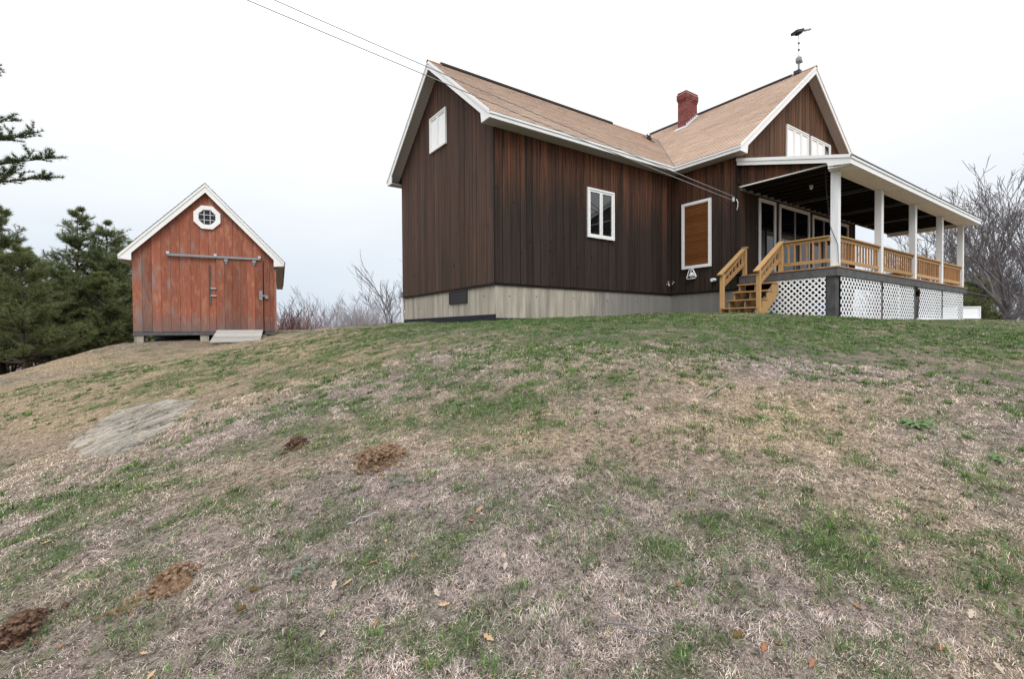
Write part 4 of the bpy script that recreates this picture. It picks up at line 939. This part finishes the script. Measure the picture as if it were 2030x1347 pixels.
# ================================================================== ROCK LEDGE
t = NT('ledge_rock', .9, .2); p = t.pos(); rot = t.n.new('ShaderNodeMapping'); rot.inputs['Rotation'].default_value = (0, 0, -math.atan2(ROCKW[4].y-ROCKW[0].y, ROCKW[4].x-ROCKW[0].x)); t.l(p, rot.inputs[0]); n = t.noise(t.mapv(rot.outputs[0], (.8, 6.0, 3)), 1.3, 9, .8); n2 = t.noise(p, 4, 5, .6); n3 = t.noise(p, 30, 4, .6)
c = t.mix(t.ramp(n, [(.40, 0.0), (.58, 1.0)]), (.16, .147, .128), (.52, .465, .385)); c = t.mix(t.ramp(n2, [(.50, 0.0), (.68, .75)]), c, (.46, .385, .27)); c = t.mix(t.math('MULTIPLY', n3, .35), c, (.2, .19, .18)); c = t.mix(t.ramp(t.noise(t.mapv(rot.outputs[0], (.7, 9, 3)), 2.1, 5, .6), [(.475, 0.0), (.50, .9), (.525, 0.0)]), c, (.045, .042, .04))
t.color(c); t.bump(t.math('ADD', n, n3), 1.0, .07); MT['ledge'] = t.m
cx_, cy_ = sum(q.x for q in ROCKW)/8, sum(q.y for q in ROCKW)/8
V_ = []; F_ = []; RN = 22; poly = ROCKW
ring_pts = []
for i in range(8):
    for k in range(8):
        a, b = poly[i], poly[(i+1) % 8]; ring_pts.append(a+(b-a)*(k/8))
NP = len(ring_pts)
for j in range(RN+1):
    f = 1-j/RN
    for q in ring_pts:
        x_, y_ = cx_+(q.x-cx_)*f*1.06, cy_+(q.y-cy_)*f*1.06
        if f > .3:
            x_ += (float(vnoise(x_*4, y_*4, 2))-.5)*.16*f; y_ += (float(vnoise(x_*4, y_*4, 8))-.5)*.16*f
        edge = min(1, j/4)
        ra_ = math.atan2(ROCKW[4].y-ROCKW[0].y, ROCKW[4].x-ROCKW[0].x); lu, lv = x_*math.cos(ra_)+y_*math.sin(ra_), -x_*math.sin(ra_)+y_*math.cos(ra_); lay = math.floor((float(fbm(lu*.7, lv*3.2, 12, 3)))*8)/8
        z_ = float(gz(np.array([x_]), np.array([y_]), True)[0])-.05+edge*(.066+.17*(lay-.42))+(float(fbm(x_*7, y_*7, 4, 3))-.5)*.05*edge
        V_.append((x_, y_, z_))
for j in range(RN):
    for k in range(NP): F_.append((j*NP+k, j*NP+(k+1) % NP, (j+1)*NP+(k+1) % NP, (j+1)*NP+k))
o = obj('rock_ledge', V_, F_, MT['ledge']); tag(o, 'flat grey ledge of layered bedrock showing through the lawn', 'rock')

# ================================================================== DIRT MOUNDS
def soil(name, a, b, dk):
    t = NT(name, .95, .1); p = t.pos(); n = t.noise(p, 16, 5, .65); n2 = t.noise(p, 60, 4, .7)
    c = t.mix(n, a, b); c = t.mix(t.ramp(n2, [(.45, .8), (.6, 0.0)]), c, dk); t.color(c); t.bump(n2, .7, .012); return t.m
MT['soil_light'] = soil('sandy_soil', (.200, .128, .078), (.27, .185, .12), (.075, .045, .028)); MT['soil_dark'] = soil('dark_soil', (.105, .062, .041), (.165, .10, .065), (.035, .021, .016))
labs = ['brown crumbly earth mound with loose clods trailing below it', 'dark brown dug-out earth patch with a shadowed hollow', 'large ochre earth mound of fresh clods in pale dead grass', 'small dark brown earth mound near the larger ochre one']
for i, (c, a_, b_) in enumerate(MW):
    rr = random.Random(60+i); V_ = []; F_ = []; n = 26; m = MB(); ax = 0.0
    for jy in range(n):
        for jx in range(n):
            fx, fy = jx/(n-1)*2-1, jy/(n-1)*2-1; x_, y_ = c.x+(fx*a_*R2[0]+fy*b_*F2[0])*1.15, c.y+(fx*a_*R2[1]+fy*b_*F2[1])*1.15
            rr2 = math.hypot(fx, fy)*1.2+(float(vnoise(x_*9, y_*9, i))-.5)*.9; h = max(0, 1-rr2**2)
            hol = .05*math.exp(-((fx+.2)**2+(fy-.1)**2)/.10) if i == 1 else 0
            V_.append((x_, y_, gz1(x_, y_)-.035+h*.085+(float(fbm(x_*26, y_*26, i, 3))-.5)*.085*min(1, h*3)-hol))
    F_ = [(jy*n+jx, jy*n+jx+1, jy*n+n+jx+1, jy*n+n+jx) for jy in range(n-1) for jx in range(n-1)]
    m.add(V_, F_)
    for k in range(260 if i != 2 else 480):
        rad = abs(rr.gauss(0, .52)); an_ = rr.uniform(0, 6.28); lx_, ly_ = a_*rad*math.cos(an_), b_*rad*math.sin(an_)
        if i == 0 and k > 150: lx_, ly_ = -.13+rr.gauss(0, .05), -.14+rr.gauss(0, .04)
        x_, y_ = c.x+lx_*R2[0]+ly_*F2[0], c.y+lx_*R2[1]+ly_*F2[1]
        hh_ = max(0, 1-(lx_/a_)**2-(ly_/b_)**2)*.07; s = rr.choice((.004, .005, .006, .008, .010, .013, .018))*rr.uniform(.7, 1.2)
        vv, ff = lump((x_, y_, gz1(x_, y_)-.012+hh_*1.15+s*.6), s*rr.uniform(.8, 1.4), s*rr.uniform(.8, 1.4), s*.8, k, 1); m.add(vv, ff)
    o = m.build('dirt_mound', MT['soil_light'] if i in (0, 2) else MT['soil_dark'], smooth=False); tag(o, labs[i], 'earth mound')

# ================================================================== LEAVES, STICKS, WEEDS, MOSS
LEAFC = [plain('dead_leaf_tan', (.33, .22, .13), .8, .2, .25, 30), plain('dead_leaf_rust', (.22, .095, .045), .8, .2, .25, 30), plain('dead_leaf_pale', (.31, .26, .205), .8, .1, .4, 60), plain('dead_leaf_brown', (.20, .10, .06), .7, .2, .25, 30)]
LEAFN = ['tan', 'rust-brown', 'pale beige', 'dark brown']
def leaf(u, v, size, ang, ci, lobed=True):
    q = pix(u, v); rr = random.Random(int(u*7+v)); n = 14; out_ = []
    for i in range(n):
        tt = i/(n-1); w = math.sin(math.pi*min(1, tt*1.02))**.8*(.33+.13*(math.sin(tt*19) if lobed else 0))
        out_.append((tt, w))
    curl = rr.uniform(.3, 1.1); V_ = []; F_ = []
    for tt, w in out_:
        for sg in (-1, 0, 1):
            lx, ly = (tt-.5)*size, sg*w*size*.55; lz = .006+abs(sg)*w*size*.35*curl+size*.22*(tt-.5)**2*rr.uniform(.5, 1.5)
            X = q.x+lx*math.cos(ang)-ly*math.sin(ang); Y = q.y+lx*math.sin(ang)+ly*math.cos(ang); V_.append((X, Y, gz1(X, Y)+lz))
    for i in range(n-1):
        for k in range(2): F_.append((i*3+k, i*3+k+1, i*3+k+4, i*3+k+3))
    o = obj('dead_leaf', V_, F_, LEAFC[ci], smooth=True)
    tag(o, LEAFN[ci]+' curled dead leaf lying on the grass', 'leaf', 'dead leaves on the lawn, '+LEAFN[ci])
for (u, v, s, a, c) in [(92, 1084, .10, .2, 0), (735, 1128, .12, 2.9, 3), (1002, 1128, .11, .8, 2), (880, 1208, .10, 2.5, 0), (866, 1180, .12, 1.4, 2), (662, 1166, .12, 1.2, 2), (690, 1164, .09, .1, 0), (968, 1275, .10, 1.9, 0), (950, 1020, .12, .2, 0),
                        (1000, 1105, .09, 1.0, 2), (933, 1036, .07, 2.0, 1), (1868, 1300, .09, 2.6, 1), (1515, 1297, .09, .3, 1), (1700, 1218, .09, 1.1, 3), (1930, 794, .11, .4, 1), (1486, 833, .09, 1.4, 0), (640, 1275, .08, .8, 2), (820, 1110, .07, .3, 1), (765, 1082, .07, 1.2, 0),
                        (1690, 1040, .07, 2.0, 2), (1925, 1240, .11, .1, 2), (1980, 1335, .10, .7, 2), (1345, 1168, .07, 1.2, 1), (330, 965, .10, .2, 2), (365, 1027, .09, .6, 2), (300, 1345, .09, .9, 0), (285, 1310, .08, 2.2, 0), (745, 1240, .07, .4, 1), (1610, 1340, .09, .1, 3), (1090, 1010, .08, 2.2, 2), (450, 1010, .08, 1.8, 1), (120, 1290, .07, 1.7, 1)]:
    leaf(u, v, s*.55, a, c, True)
def stick(p0, p1, r, lab, mat='twig'):
    a, b = pix(*p0), pix(*p1); pts = []; rr = random.Random(int(p0[0]))
    for i in range(7):
        q = a+(b-a)*(i/6)+Vector((rr.uniform(-.015, .015), rr.uniform(-.015, .015), 0)); pts.append((q.x, q.y, gz1(q.x, q.y)+.02+rr.uniform(0, .012)))
    o = MB().tube(pts, [r, r, r*.9, r*.9, r*.8, r*.7, r*.4], 5).build('fallen_twig', MT[mat]); tag(o, lab, 'twig')
stick((1195, 1255), (1350, 1288), .0035, 'long dark bowed twig lying on bare thatch'); stick((1395, 795), (1452, 762), .005, 'pale straight twig lying in mixed grass', 'twig_pale'); stick((1960, 1265), (2028, 1310), .003, 'thin dark twig among grass tufts downhill of the porch'); stick((690, 1050), (752, 1030), .004, 'thin pale stalk lying below the ochre mound', 'twig_pale')
WEED = [plain('weed_leaf', (.06, .115, .03), .6, .3, .3, 20), plain('mullein_leaf', (.085, .11, .078), .8, .2, .2, 20)]
def weed(u, v, n, size, ci, lab):
    c = pix(u, v); rr = random.Random(int(u)); wd_ = thing('weed_plant', lab, 'weed', (c.x, c.y, gz1(c.x, c.y)))
    for i in range(n):
        a = i*2.4+rr.uniform(-.3, .3); s = size*rr.uniform(.6, 1.1); off = rr.uniform(0, size*1.5); bx_, by_ = c.x+off*math.cos(a*1.7), c.y+off*math.sin(a*1.7); V_ = []; F_ = []
        for k in range(6):
            tt = k/5; w = s*.17*math.sin(math.pi*(.12+.86*tt))
            for sg in (-1, 1):
                X = bx_+math.cos(a)*s*tt-math.sin(a)*w*sg; Y = by_+math.sin(a)*s*tt+math.cos(a)*w*sg; V_.append((X, Y, gz1(X, Y)+.012+s*.9*(tt*(1.1-tt))))
        for k in range(5): F_.append((k*2, k*2+1, k*2+3, k*2+2))
        obj('leaf', V_, F_, WEED[ci], wd_, smooth=True)
weed(1820, 848, 40, .085, 0, 'bright green broad-leaved weed patch in straw-coloured grass'); weed(1975, 918, 14, .06, 0, 'small bright green weed beside reddish thatch'); weed(600, 1135, 12, .055, 1, 'grey-green rosette weed above a mossy patch'); weed(795, 965, 9, .06, 1, 'grey-green rosette weed just below the ochre mound')
MT['moss'] = plain('moss', (.085, .055, .025), .95, .1, .5, 40, .6)
for i, (u, v, s) in enumerate([(1468, 1238, .05), (1462, 1258, .06), (1545, 1268, .06), (1535, 1292, .06), (1685, 1215, .05), (1715, 1285, .05), (1678, 1268, .045), (508, 1168, .05), (600, 1163, .06), (540, 1206, .07), (480, 1206, .05), (520, 1240, .05)]):
    q = pix(u, v); V_, F_ = lump((q.x, q.y, q.z-.002), s*.62, s*.5, .011, i+200, 2); o = obj('moss_clump', V_, F_, MT['moss'], smooth=True); tag(o, 'small yellow-brown moss clump in the thin turf', 'moss', 'moss clumps in the lawn')

# ================================================================== BEYOND THE PORCH: white cart, kerb
bxp = Vector(CAM+ray(1925, 625)*22.5); gzb = gz1(bxp.x, bxp.y)
crt = thing('utility_cart', 'white panelled box cart with dark green base beyond the porch corner', 'cart', (bxp.x, bxp.y, gzb))
e1 = Vector((R2[0], R2[1], 0)); e2 = Vector((F2[0], F2[1], 0)); zb0, zb1 = bxp.z-.17, bxp.z+.40
def cb(m, s0, s1, d0, d1, z0, z1): m.prism([bxp*1+e1*s0+e2*d0+Vector((0, 0, z0-bxp.z)), bxp+e1*s1+e2*d0+Vector((0, 0, z0-bxp.z)), bxp+e1*s1+e2*d1+Vector((0, 0, z0-bxp.z)), bxp+e1*s0+e2*d1+Vector((0, 0, z0-bxp.z))], (0, 0, z1-z0)); return m
cb(MB(), -.52, .45, .03, .9, zb0, zb1).build('box_body', MT['lattice'], crt)
m = MB(); cb(m, -.52, .46, 0, .03, zb1-.05, zb1); cb(m, -.52, .46, 0, .03, zb0, zb0+.05); cb(m, .40, .46, 0, .03, zb0+.05, zb1-.05); cb(m, -.52, -.47, 0, .03, zb0+.05, zb1-.05); m.build('panel_frame', MT['white'], crt)
cb(MB(), -.55, .50, -.05, .95, gzb+.02, zb0-.002).build('base', plain('dark_green_paint', (.05, .075, .075), .6, .3), crt)
wc = bxp+e1*.33+e2*-.1; MB().tube([wc+e2*.0+Vector((0, 0, gzb+.10-bxp.z)), wc+e2*.06+Vector((0, 0, gzb+.10-bxp.z))], .10, 14).build('wheel', MT['white'], crt)
kp = [Vector(CAM+ray(u, 650)*dd_) for u, dd_ in ((1942, 21.0), (1990, 20.0), (2060, 18.8), (2200, 17.2))]
m = MB()
for i in range(3):
    a, b = kp[i], kp[i+1]; a = Vector((a.x, a.y, gz1(a.x, a.y)+.06)); b = Vector((b.x, b.y, gz1(b.x, b.y)+.06))
    MBk = MB().bar(a, a+(b-a)*.985, .35, .20); o = MBk.build('stone_border', MT['stone']); tag(o, 'pale flat border stone along the far edge of the lawn', 'border stone', 'border stones')

# ================================================================== TREES
def bare_tree_mesh(seed, h, spread=.5, stems=1, rmin=.011, depth=5, kids=(2, 4), lean=.1, upc=.35, r0=None):
    rr = random.Random(seed); T = MB(); C_ = MB(); r0 = r0 or h*.016
    def grow(p, d, ln, r, lev):
        n = 4 if lev < 2 else 3 if lev < 4 else 2; pts = [p]; dirs = [d]; q = p; dv = d
        for i in range(n):
            dv = (dv+Vector((rr.gauss(0, .13), rr.gauss(0, .13), rr.gauss(0, .07)+upc*.12))).normalized(); q = q+dv*(ln/n); pts.append(q); dirs.append(dv)
        r_end = max(rmin*.6, r*(.55 if lev < depth else .35)); rad = [r+(r_end-r)*i/n for i in range(n+1)]
        (T if lev < 1 else C_).tube(pts, rad, 7 if lev == 0 else 5 if lev < 3 else 3, cap=False)
        if lev >= depth: return
        k = rr.randint(*kids)+(2 if lev == 0 else 0)
        for j in range(k):
            f = rr.uniform(.35, 1.0) if lev else rr.uniform(.38, 1.0)
            if j == 0: f = 1.0
            i = min(n-1, int(f*n)); fr = f*n-i; base = pts[i]+(pts[i+1]-pts[i])*fr; bd_ = dirs[i+1]
            ax = Vector((rr.gauss(0, 1), rr.gauss(0, 1), rr.gauss(0, .4))); ax = (ax-bd_*ax.dot(bd_)).normalized()
            an_ = rr.uniform(.25, .75)*spread*2 if j else rr.uniform(.05, .35)*spread*2
            nd = (bd_*math.cos(an_)+ax*math.sin(an_)+Vector((0, 0, upc*.35))).normalized()
            grow(base, nd, ln*rr.uniform(.52, .82)*(1 if lev else .85), max(rmin, r*(1-.45*f)*rr.uniform(.45, .75)), lev+1)
    for s in range(stems):
        d = Vector((rr.gauss(0, lean), rr.gauss(0, lean), 1)).normalized(); p = Vector((rr.uniform(-.2, .2)*(stems > 1), rr.uniform(-.2, .2)*(stems > 1), -.3))
        grow(p, d, h*.40, r0*(1 if stems == 1 else .7), 0)
    return T, C_
def mesh_of(mb, name, mat, smooth=True):
    me = bpy.data.meshes.new(name); V = np.array(mb.V); me.from_pydata(mb.V, [], mb.F); me.materials.append(mat); me.update()
    if smooth: me.polygons.foreach_set('use_smooth', [True]*len(me.polygons))
    return me
BT = []
for seed, h, sp, stt, tw, bk, dep in [(101, 10, .50, 1, 'twig', 'bark', 5), (102, 9, .62, 2, 'twig', 'bark', 5), (103, 11, .42, 1, 'twig', 'bark', 5), (104, 8, .55, 3, 'twig_pale', 'bark_pale', 4), (105, 4, .5, 6, 'twig_red', 'twig_red', 3), (106, 7, .5, 2, 'twig', 'bark', 4)]:
    T_, C__ = bare_tree_mesh(seed, h, sp, stt, depth=dep, rmin=.013 if dep == 5 else .012, lean=.12 if stt == 1 else .28)
    BT.append((mesh_of(T_, 'trunk', MT[bk]), mesh_of(C__, 'crown', MT[tw])))
def place(name, label, cat, meshes, u, dist, sc, rot, group=None, zoff=0.0, v=660):
    d = ray(u, v); q = CAM+d*dist; g = gz1(q[0], q[1]); o = thing(name, label, cat, (q[0], q[1], g+zoff), rot, group); o.scale = (sc, sc, sc)
    for nm, me_ in zip(('trunk', 'crown'), meshes):
        c = link(bpy.data.objects.new(nm, me_)); c.parent = o
    return o
rt = random.Random(77)
LB = {0: 'tall bare grey hardwood with an open twiggy crown', 1: 'forked bare grey tree with spreading limbs', 2: 'tall slender bare tree with upright limbs', 3: 'pale many-stemmed bare tree', 4: 'low reddish leafless bush', 5: 'small dark two-stemmed bare tree'}
for (k, u, dist, sc, rot) in [(1, 2035, 27, 1.40, .4), (0, 1985, 33, 1.35, 1.2), (2, 2075, 30, 1.45, 2.0), (1, 1935, 38, 1.45, 2.9), (0, 1890, 42, 1.5, 3.6), (2, 1850, 44, 1.5, .9), (0, 1810, 46, 1.55, 4.4), (1, 1765, 46, 1.5, 5.0), (2, 1720, 48, 1.4, 5.5), (0, 2150, 32, 1.2, .1), (2, 2010, 45, 1.7, 3.1), (0, 1960, 50, 1.75, 2.2), (1, 1870, 55, 1.75, .7), (2, 1780, 55, 1.6, 1.9), (1, 2090, 42, 1.6, 4.0), (0, 1830, 40, 1.3, 1.6), (2, 1915, 36, 1.2, 5.1), (1, 1740, 52, 1.6, 2.7), (0, 2050, 36, 1.5, 3.3), (2, 1945, 31, 1.15, 4.6), (1, 2005, 38, 1.55, 5.6)]:
    place('bare_tree', LB[k]+' in the wood beyond the porch', 'tree', BT[k], u, dist, sc*.9, rot, 'bare trees beyond the porch, kind %s' % 'abcdef'[k])
for (u, dist, sc, rot) in [(2030, 25, .75, 0), (1985, 27, .8, 1), (1955, 29, .7, 2.2), (2075, 24, .85, 3), (1890, 34, .8, 4), (1835, 36, .8, 5), (1780, 38, .8, .6), (2010, 31, 1.0, 1.7), (1925, 33, .9, 2.8), (2120, 26, .9, 5.2)]:
    place('brush_thicket', 'grey leafless undergrowth clump at the foot of the wood beyond the porch', 'bush', (BT[3][0], BT[5][1]) if False else BT[5], u, dist, sc*.55, rot, 'undergrowth beyond the porch')
for (k, u, dist, sc, rot) in [(5, 790, 32, 1.12, .3), (5, 815, 34, 1.15, 1.4), (3, 690, 52, 1.12, 2.1), (3, 660, 50, 1.20, .5), (3, 722, 55, 1.1, 3.3), (3, 752, 50, 1.15, 4.1), (3, 668, 46, 1.15, 5.0), (3, 640, 56, 1.1, 2.7), (3, 705, 60, 1.25, 1.1), (3, 735, 58, 1.2, .2), (3, 770, 54, 1.3, 3.9), (3, 680, 58, 1.2, 3.0)]:
    place('bare_tree', (LB[k]+' behind the house end' if k == 5 else 'pale many-stemmed bare tree far off between the shed and the house'), 'tree', BT[k], u, dist, sc, rot, 'far bare trees between shed and house' if k != 5 else 'bare trees behind the house end', zoff=.6)
for (u, dist, sc, rot) in [(560, 30, .95, 0), (575, 33, 1.1, 1), (592, 31, 1.0, 2), (606, 35, 1.15, 3), (622, 34, 1.0, 4), (636, 36, 1.05, 5), (550, 36, 1.3, .5), (585, 38, 1.3, 1.5), (612, 40, 1.3, 2.5), (652, 38, 1.0, .9), (598, 27, .85, 2.9), (670, 40, 1.1, .3), (630, 44, 1.35, 1.9), (568, 42, 1.4, 2.2)]:
    place('leafless_bush', LB[4]+' on the crest beside the shed', 'bush', BT[4], u, dist, sc, rot, 'reddish bushes beside the shed')

# ---- pines
def pine_mesh(seed, h, dens=1.0, tone=(.050, .085, .040), r_base=.36, start=.05, nl=.13, top_spiky=True, light=(.28, .31, .13)):
    rr = random.Random(seed); T = MB(); N = MB(); cols = []
    trunk = [Vector((0, 0, -.4))]
    for i in range(1, 9): trunk.append(Vector((rr.gauss(0, .05), rr.gauss(0, .05), h*i/8)))
    T.tube(trunk, [h*.018*(1-i/8.6) for i in range(9)], 7, cap=False)
    def tuft(p, d, n, ln):
        for _ in range(n):
            v = (d*rr.uniform(.3, 1.1)+Vector((rr.gauss(0, .55), rr.gauss(0, .55), rr.gauss(0, .45)))).normalized(); s = v.cross(Vector((rr.gauss(0, 1), rr.gauss(0, 1), rr.gauss(0, 1)))).normalized()*ln*.05
            b = len(N.V); l_ = ln*rr.uniform(.7, 1.25); N.V += [tuple(p-s), tuple(p+s), tuple(p+v*l_)]; N.F.append((b, b+1, b+2))
            f = rr.random()*.85; k = rr.uniform(.7, 1.25); cols.append(tuple((tone[i]*(1-f)+light[i]*f)*k for i in range(3)))
    lev = int(h/.30)
    for i in range(lev):
        f = start+(1-start)*(i+rr.random())/lev; z = h*f; R = h*r_base*((1-f)**.75)*rr.uniform(.75, 1.15)+.12
        nb_ = rr.randint(4, 6)
        for b in range(nb_):
            a = rr.uniform(0, 6.283); L_ = R*rr.uniform(.6, 1.12); up_ = rr.uniform(.05, .35)+f*.55; pts = []; q = Vector((0, 0, z)); d = Vector((math.cos(a), math.sin(a), up_)).normalized()
            ns = 5
            for k in range(ns+1): pts.append(q); q = q+d*(L_/ns); d = (d+Vector((rr.gauss(0, .08), rr.gauss(0, .08), .07))).normalized()
            T.tube(pts, [max(.005, .022*L_*(1-k/ns)+.004) for k in range(ns+1)], 4, cap=False)
            for k in range(int(9*dens*max(.6, L_))):
                t_ = rr.uniform(.25, 1.0); i0_ = min(ns-1, int(t_*ns)); p = pts[i0_]+(pts[i0_+1]-pts[i0_])*(t_*ns-i0_); dd_ = (pts[i0_+1]-pts[i0_]).normalized()
                sv = (dd_*.7+Vector((rr.gauss(0, .6), rr.gauss(0, .6), rr.gauss(.12, .3)))).normalized(); tl = rr.uniform(.12, .42)*min(1, L_)
                T.tube([p, p+sv*tl], [.006, .004], 3, cap=False)
                for s_ in (.35, .7, 1.0): tuft(p+sv*tl*s_, sv, 9, nl)
            tuft(pts[-1], d, 8, nl)
    tuft(Vector((0, 0, h)), Vector((0, 0, 1)), 14, nl*1.3)
    return T, N, cols
PM = []
for seed, h, tone, rb_ in [(201, 7.0, (.065, .098, .046), .36), (202, 6.2, (.075, .108, .046), .44), (203, 5.2, (.090, .112, .042), .52)]:
    T_, N_, cl = pine_mesh(seed, h, 1.7, tone, rb_, nl=.17); tm = mesh_of(T_, 'trunk', MT['bark_pine']); nm_ = mesh_of(N_, 'crown', MT['needle'], False)
    tmp = bpy.data.objects.new('tmp', nm_); set_col(tmp, cl); bpy.data.objects.remove(tmp); PM.append((tm, nm_))
print('pine tris', [len(m[1].polygons) for m in PM])
PL = ['tall dark green pine with an upright leader', 'broad green pine with dense foliage', 'low bushy olive-green pine']
LPX = {(160, 'left'): 'tallest dark pine with a spiky leader left of the shed', (215, 'left'): 'broad dense pine whose boughs touch the shed eave', (100, 'left'): 'shorter broad pine between the tallest pine and the wood edge', (45, 'left'): 'low bushy olive pine in front of the tall pine limbs', (1935, 'right'): 'low bushy olive pine just beyond the white cart', (1905, 'right'): 'broad green pine behind the last porch post', (200, 'left'): 'low bushy pine right against the shed side wall corner'}
PWH = {'left': ' at the wood edge left of the shed', 'right': ' in the wood beyond the porch'}
for (k, u, dist, sc, rot, sd_) in [(0, 160, 22, 1.02, .3, 'left'), (1, 215, 23, 1.08, 1.2, 'left'), (1, 100, 20.5, .72, 2.1, 'left'), (2, 45, 17.5, .85, .5, 'left'), (0, 5, 20, .98, 3.0, 'left'), (2, 130, 21, .80, 4.0, 'left'), (1, 265, 27, 1.1, 5.0, 'left'), (0, 60, 26, .95, 1.9, 'left'), (2, 200, 21.5, .78, 2.6, 'left'), (1, -60, 19, .95, .8, 'left'), (0, -120, 18, 1.0, 2.4, 'left'), (1, 15, 24, .9, 4.4, 'left'), (0, 235, 30, 1.15, .9, 'left'), (2, 245, 24, .75, 3.7, 'left'), (1, 130, 29, 1.0, 3.3, 'left'),
                             (2, 1935, 30, .85, .2, 'right'), (1, 1905, 34, .85, 1.4, 'right'), (2, 1965, 33, .62, 2.2, 'right'), (2, 1845, 44, .8, 3.0, 'right'), (1, 1880, 46, .9, 4.0, 'right')]:
    place('pine_tree', LPX.get((u, sd_), PL[k]+PWH[sd_]), 'tree', PM[k], u, dist, sc, rot, None if (u, sd_) in LPX else 'pines %s, %s' % (PWH[sd_].strip(), PL[k].split(' with')[0]))
for (u, dist, sc, rot) in [(25, 16.0, .50, 1.0), (60, 18.5, .62, 2.0), (85, 19, .58, .2), (-30, 16, .6, 4.2)]:
    place('bare_tree', 'small leafless tree standing among the pines at the wood edge', 'tree', BT[5], u, dist+5, sc*1.25, rot, 'leafless trees among the pines')
# large pine whose limbs reach into view
bpn = CAM+ray(-215, 660)*15.0; bz = gz1(bpn[0], bpn[1]); big = thing('tall_pine', 'tall pine whose horizontal limbs of needles reach over the wood edge', 'tree', (bpn[0], bpn[1], bz))
T_ = MB(); N_ = MB(); cl = []; rr = random.Random(91); bx0, by0 = bpn[0], bpn[1]
T_.tube([(bx0, by0, bz-.3), (bx0+.1, by0, 3), (bx0+.05, by0+.1, 8), (bx0, by0, 13)], [.26, .21, .14, .03], 9, cap=False)
def limb(z, ln, az, rise):
    p = Vector((bx0, by0, z)); d = Vector((R2[0]*math.cos(az)+F2[0]*math.sin(az), R2[1]*math.cos(az)+F2[1]*math.sin(az), rise)).normalized(); pts = []
    for k in range(9): pts.append(p); p = p+d*(ln/8); d = (d+Vector((rr.gauss(0, .04), rr.gauss(0, .04), rr.gauss(.012, .03)))).normalized()
    T_.tube(pts, [.045*(1-k/8.8)+.006 for k in range(9)], 5, cap=False)
    for k in range(int(46*ln/3)):
        t_ = rr.uniform(.35, 1)*8; i = min(7, int(t_)); q = pts[i]+(pts[i+1]-pts[i])*(t_-i); sv = ((pts[i+1]-pts[i]).normalized()*.8+Vector((rr.gauss(0, .55), rr.gauss(0, .55), rr.gauss(.18, .15)))).normalized(); tl = rr.uniform(.15, .5)
        T_.tube([q, q+sv*tl], [.008, .004], 3, cap=False)
        for s_ in (.5, .75, 1.0):
            c0 = q+sv*tl*s_
            for _ in range(22):
                v = (sv*.6+Vector((rr.gauss(0, .5), rr.gauss(0, .5), rr.gauss(.3, .4)))).normalized(); s = v.cross(Vector((rr.gauss(0, 1), rr.gauss(0, 1), rr.gauss(0, 1)))).normalized()*.008; b = len(N_.V); l_ = rr.uniform(.08, .16)
                N_.V += [tuple(c0-s), tuple(c0+s), tuple(c0+v*l_)]; N_.F.append((b, b+1, b+2)); f = rr.random(); cl.append((.05+.09*f, .075+.10*f, .04+.03*f))
def zat(v): return CAM[2]+ (658-v)/FPX*15.0
for z, ln, az, ri in [(zat(335), 4.9, .05, .08), (zat(368), 4.4, -.1, .04), (zat(300), 4.3, .0, .10), (zat(350), 4.0, .35, .05), (zat(322), 4.4, -.3, .05), (zat(235), 3.35, .1, .05), (zat(140), 2.9, .2, .05), (zat(60), 2.4, -.2, .1)]: limb(z, ln, az, ri)
for i in range(18): limb(rr.uniform(4.5, 12), rr.uniform(1.5, 2.8), rr.uniform(1.6, 4.6), .1)
T_.build('trunk', MT['bark_pine'], big, smooth=True); no = N_.build('crown', MT['needle'], big); set_col(no, cl)
# brush piles of dead sticks at the wood edge
for i, (u0, v0, u1, v1, lab) in enumerate([(95, 655, 145, 700, 'grey fallen branch at the wood edge left of the shed'), (165, 668, 240, 655, 'thin fallen branch lying below the pines by the shed')]):
    a, b = pix(u0, v0+30), pix(u1, v1); a.z = gz1(a.x, a.y)+.35
    o = MB().tube([a, a+(b-a)*.5+Vector((0, 0, .15)), b], [.02, .03, .035], 5).build('fallen_branch', MT['twig_pale']); tag(o, lab, 'branch')
print('objects', len(bpy.data.objects), 'tris', sum(sum(len(p.vertices)-2 for p in m.polygons) if len(m.polygons) < 50000 else len(m.polygons) for m in bpy.data.meshes))
print({m.name: len(m.polygons) for m in bpy.data.meshes if len(m.polygons) > 20000})
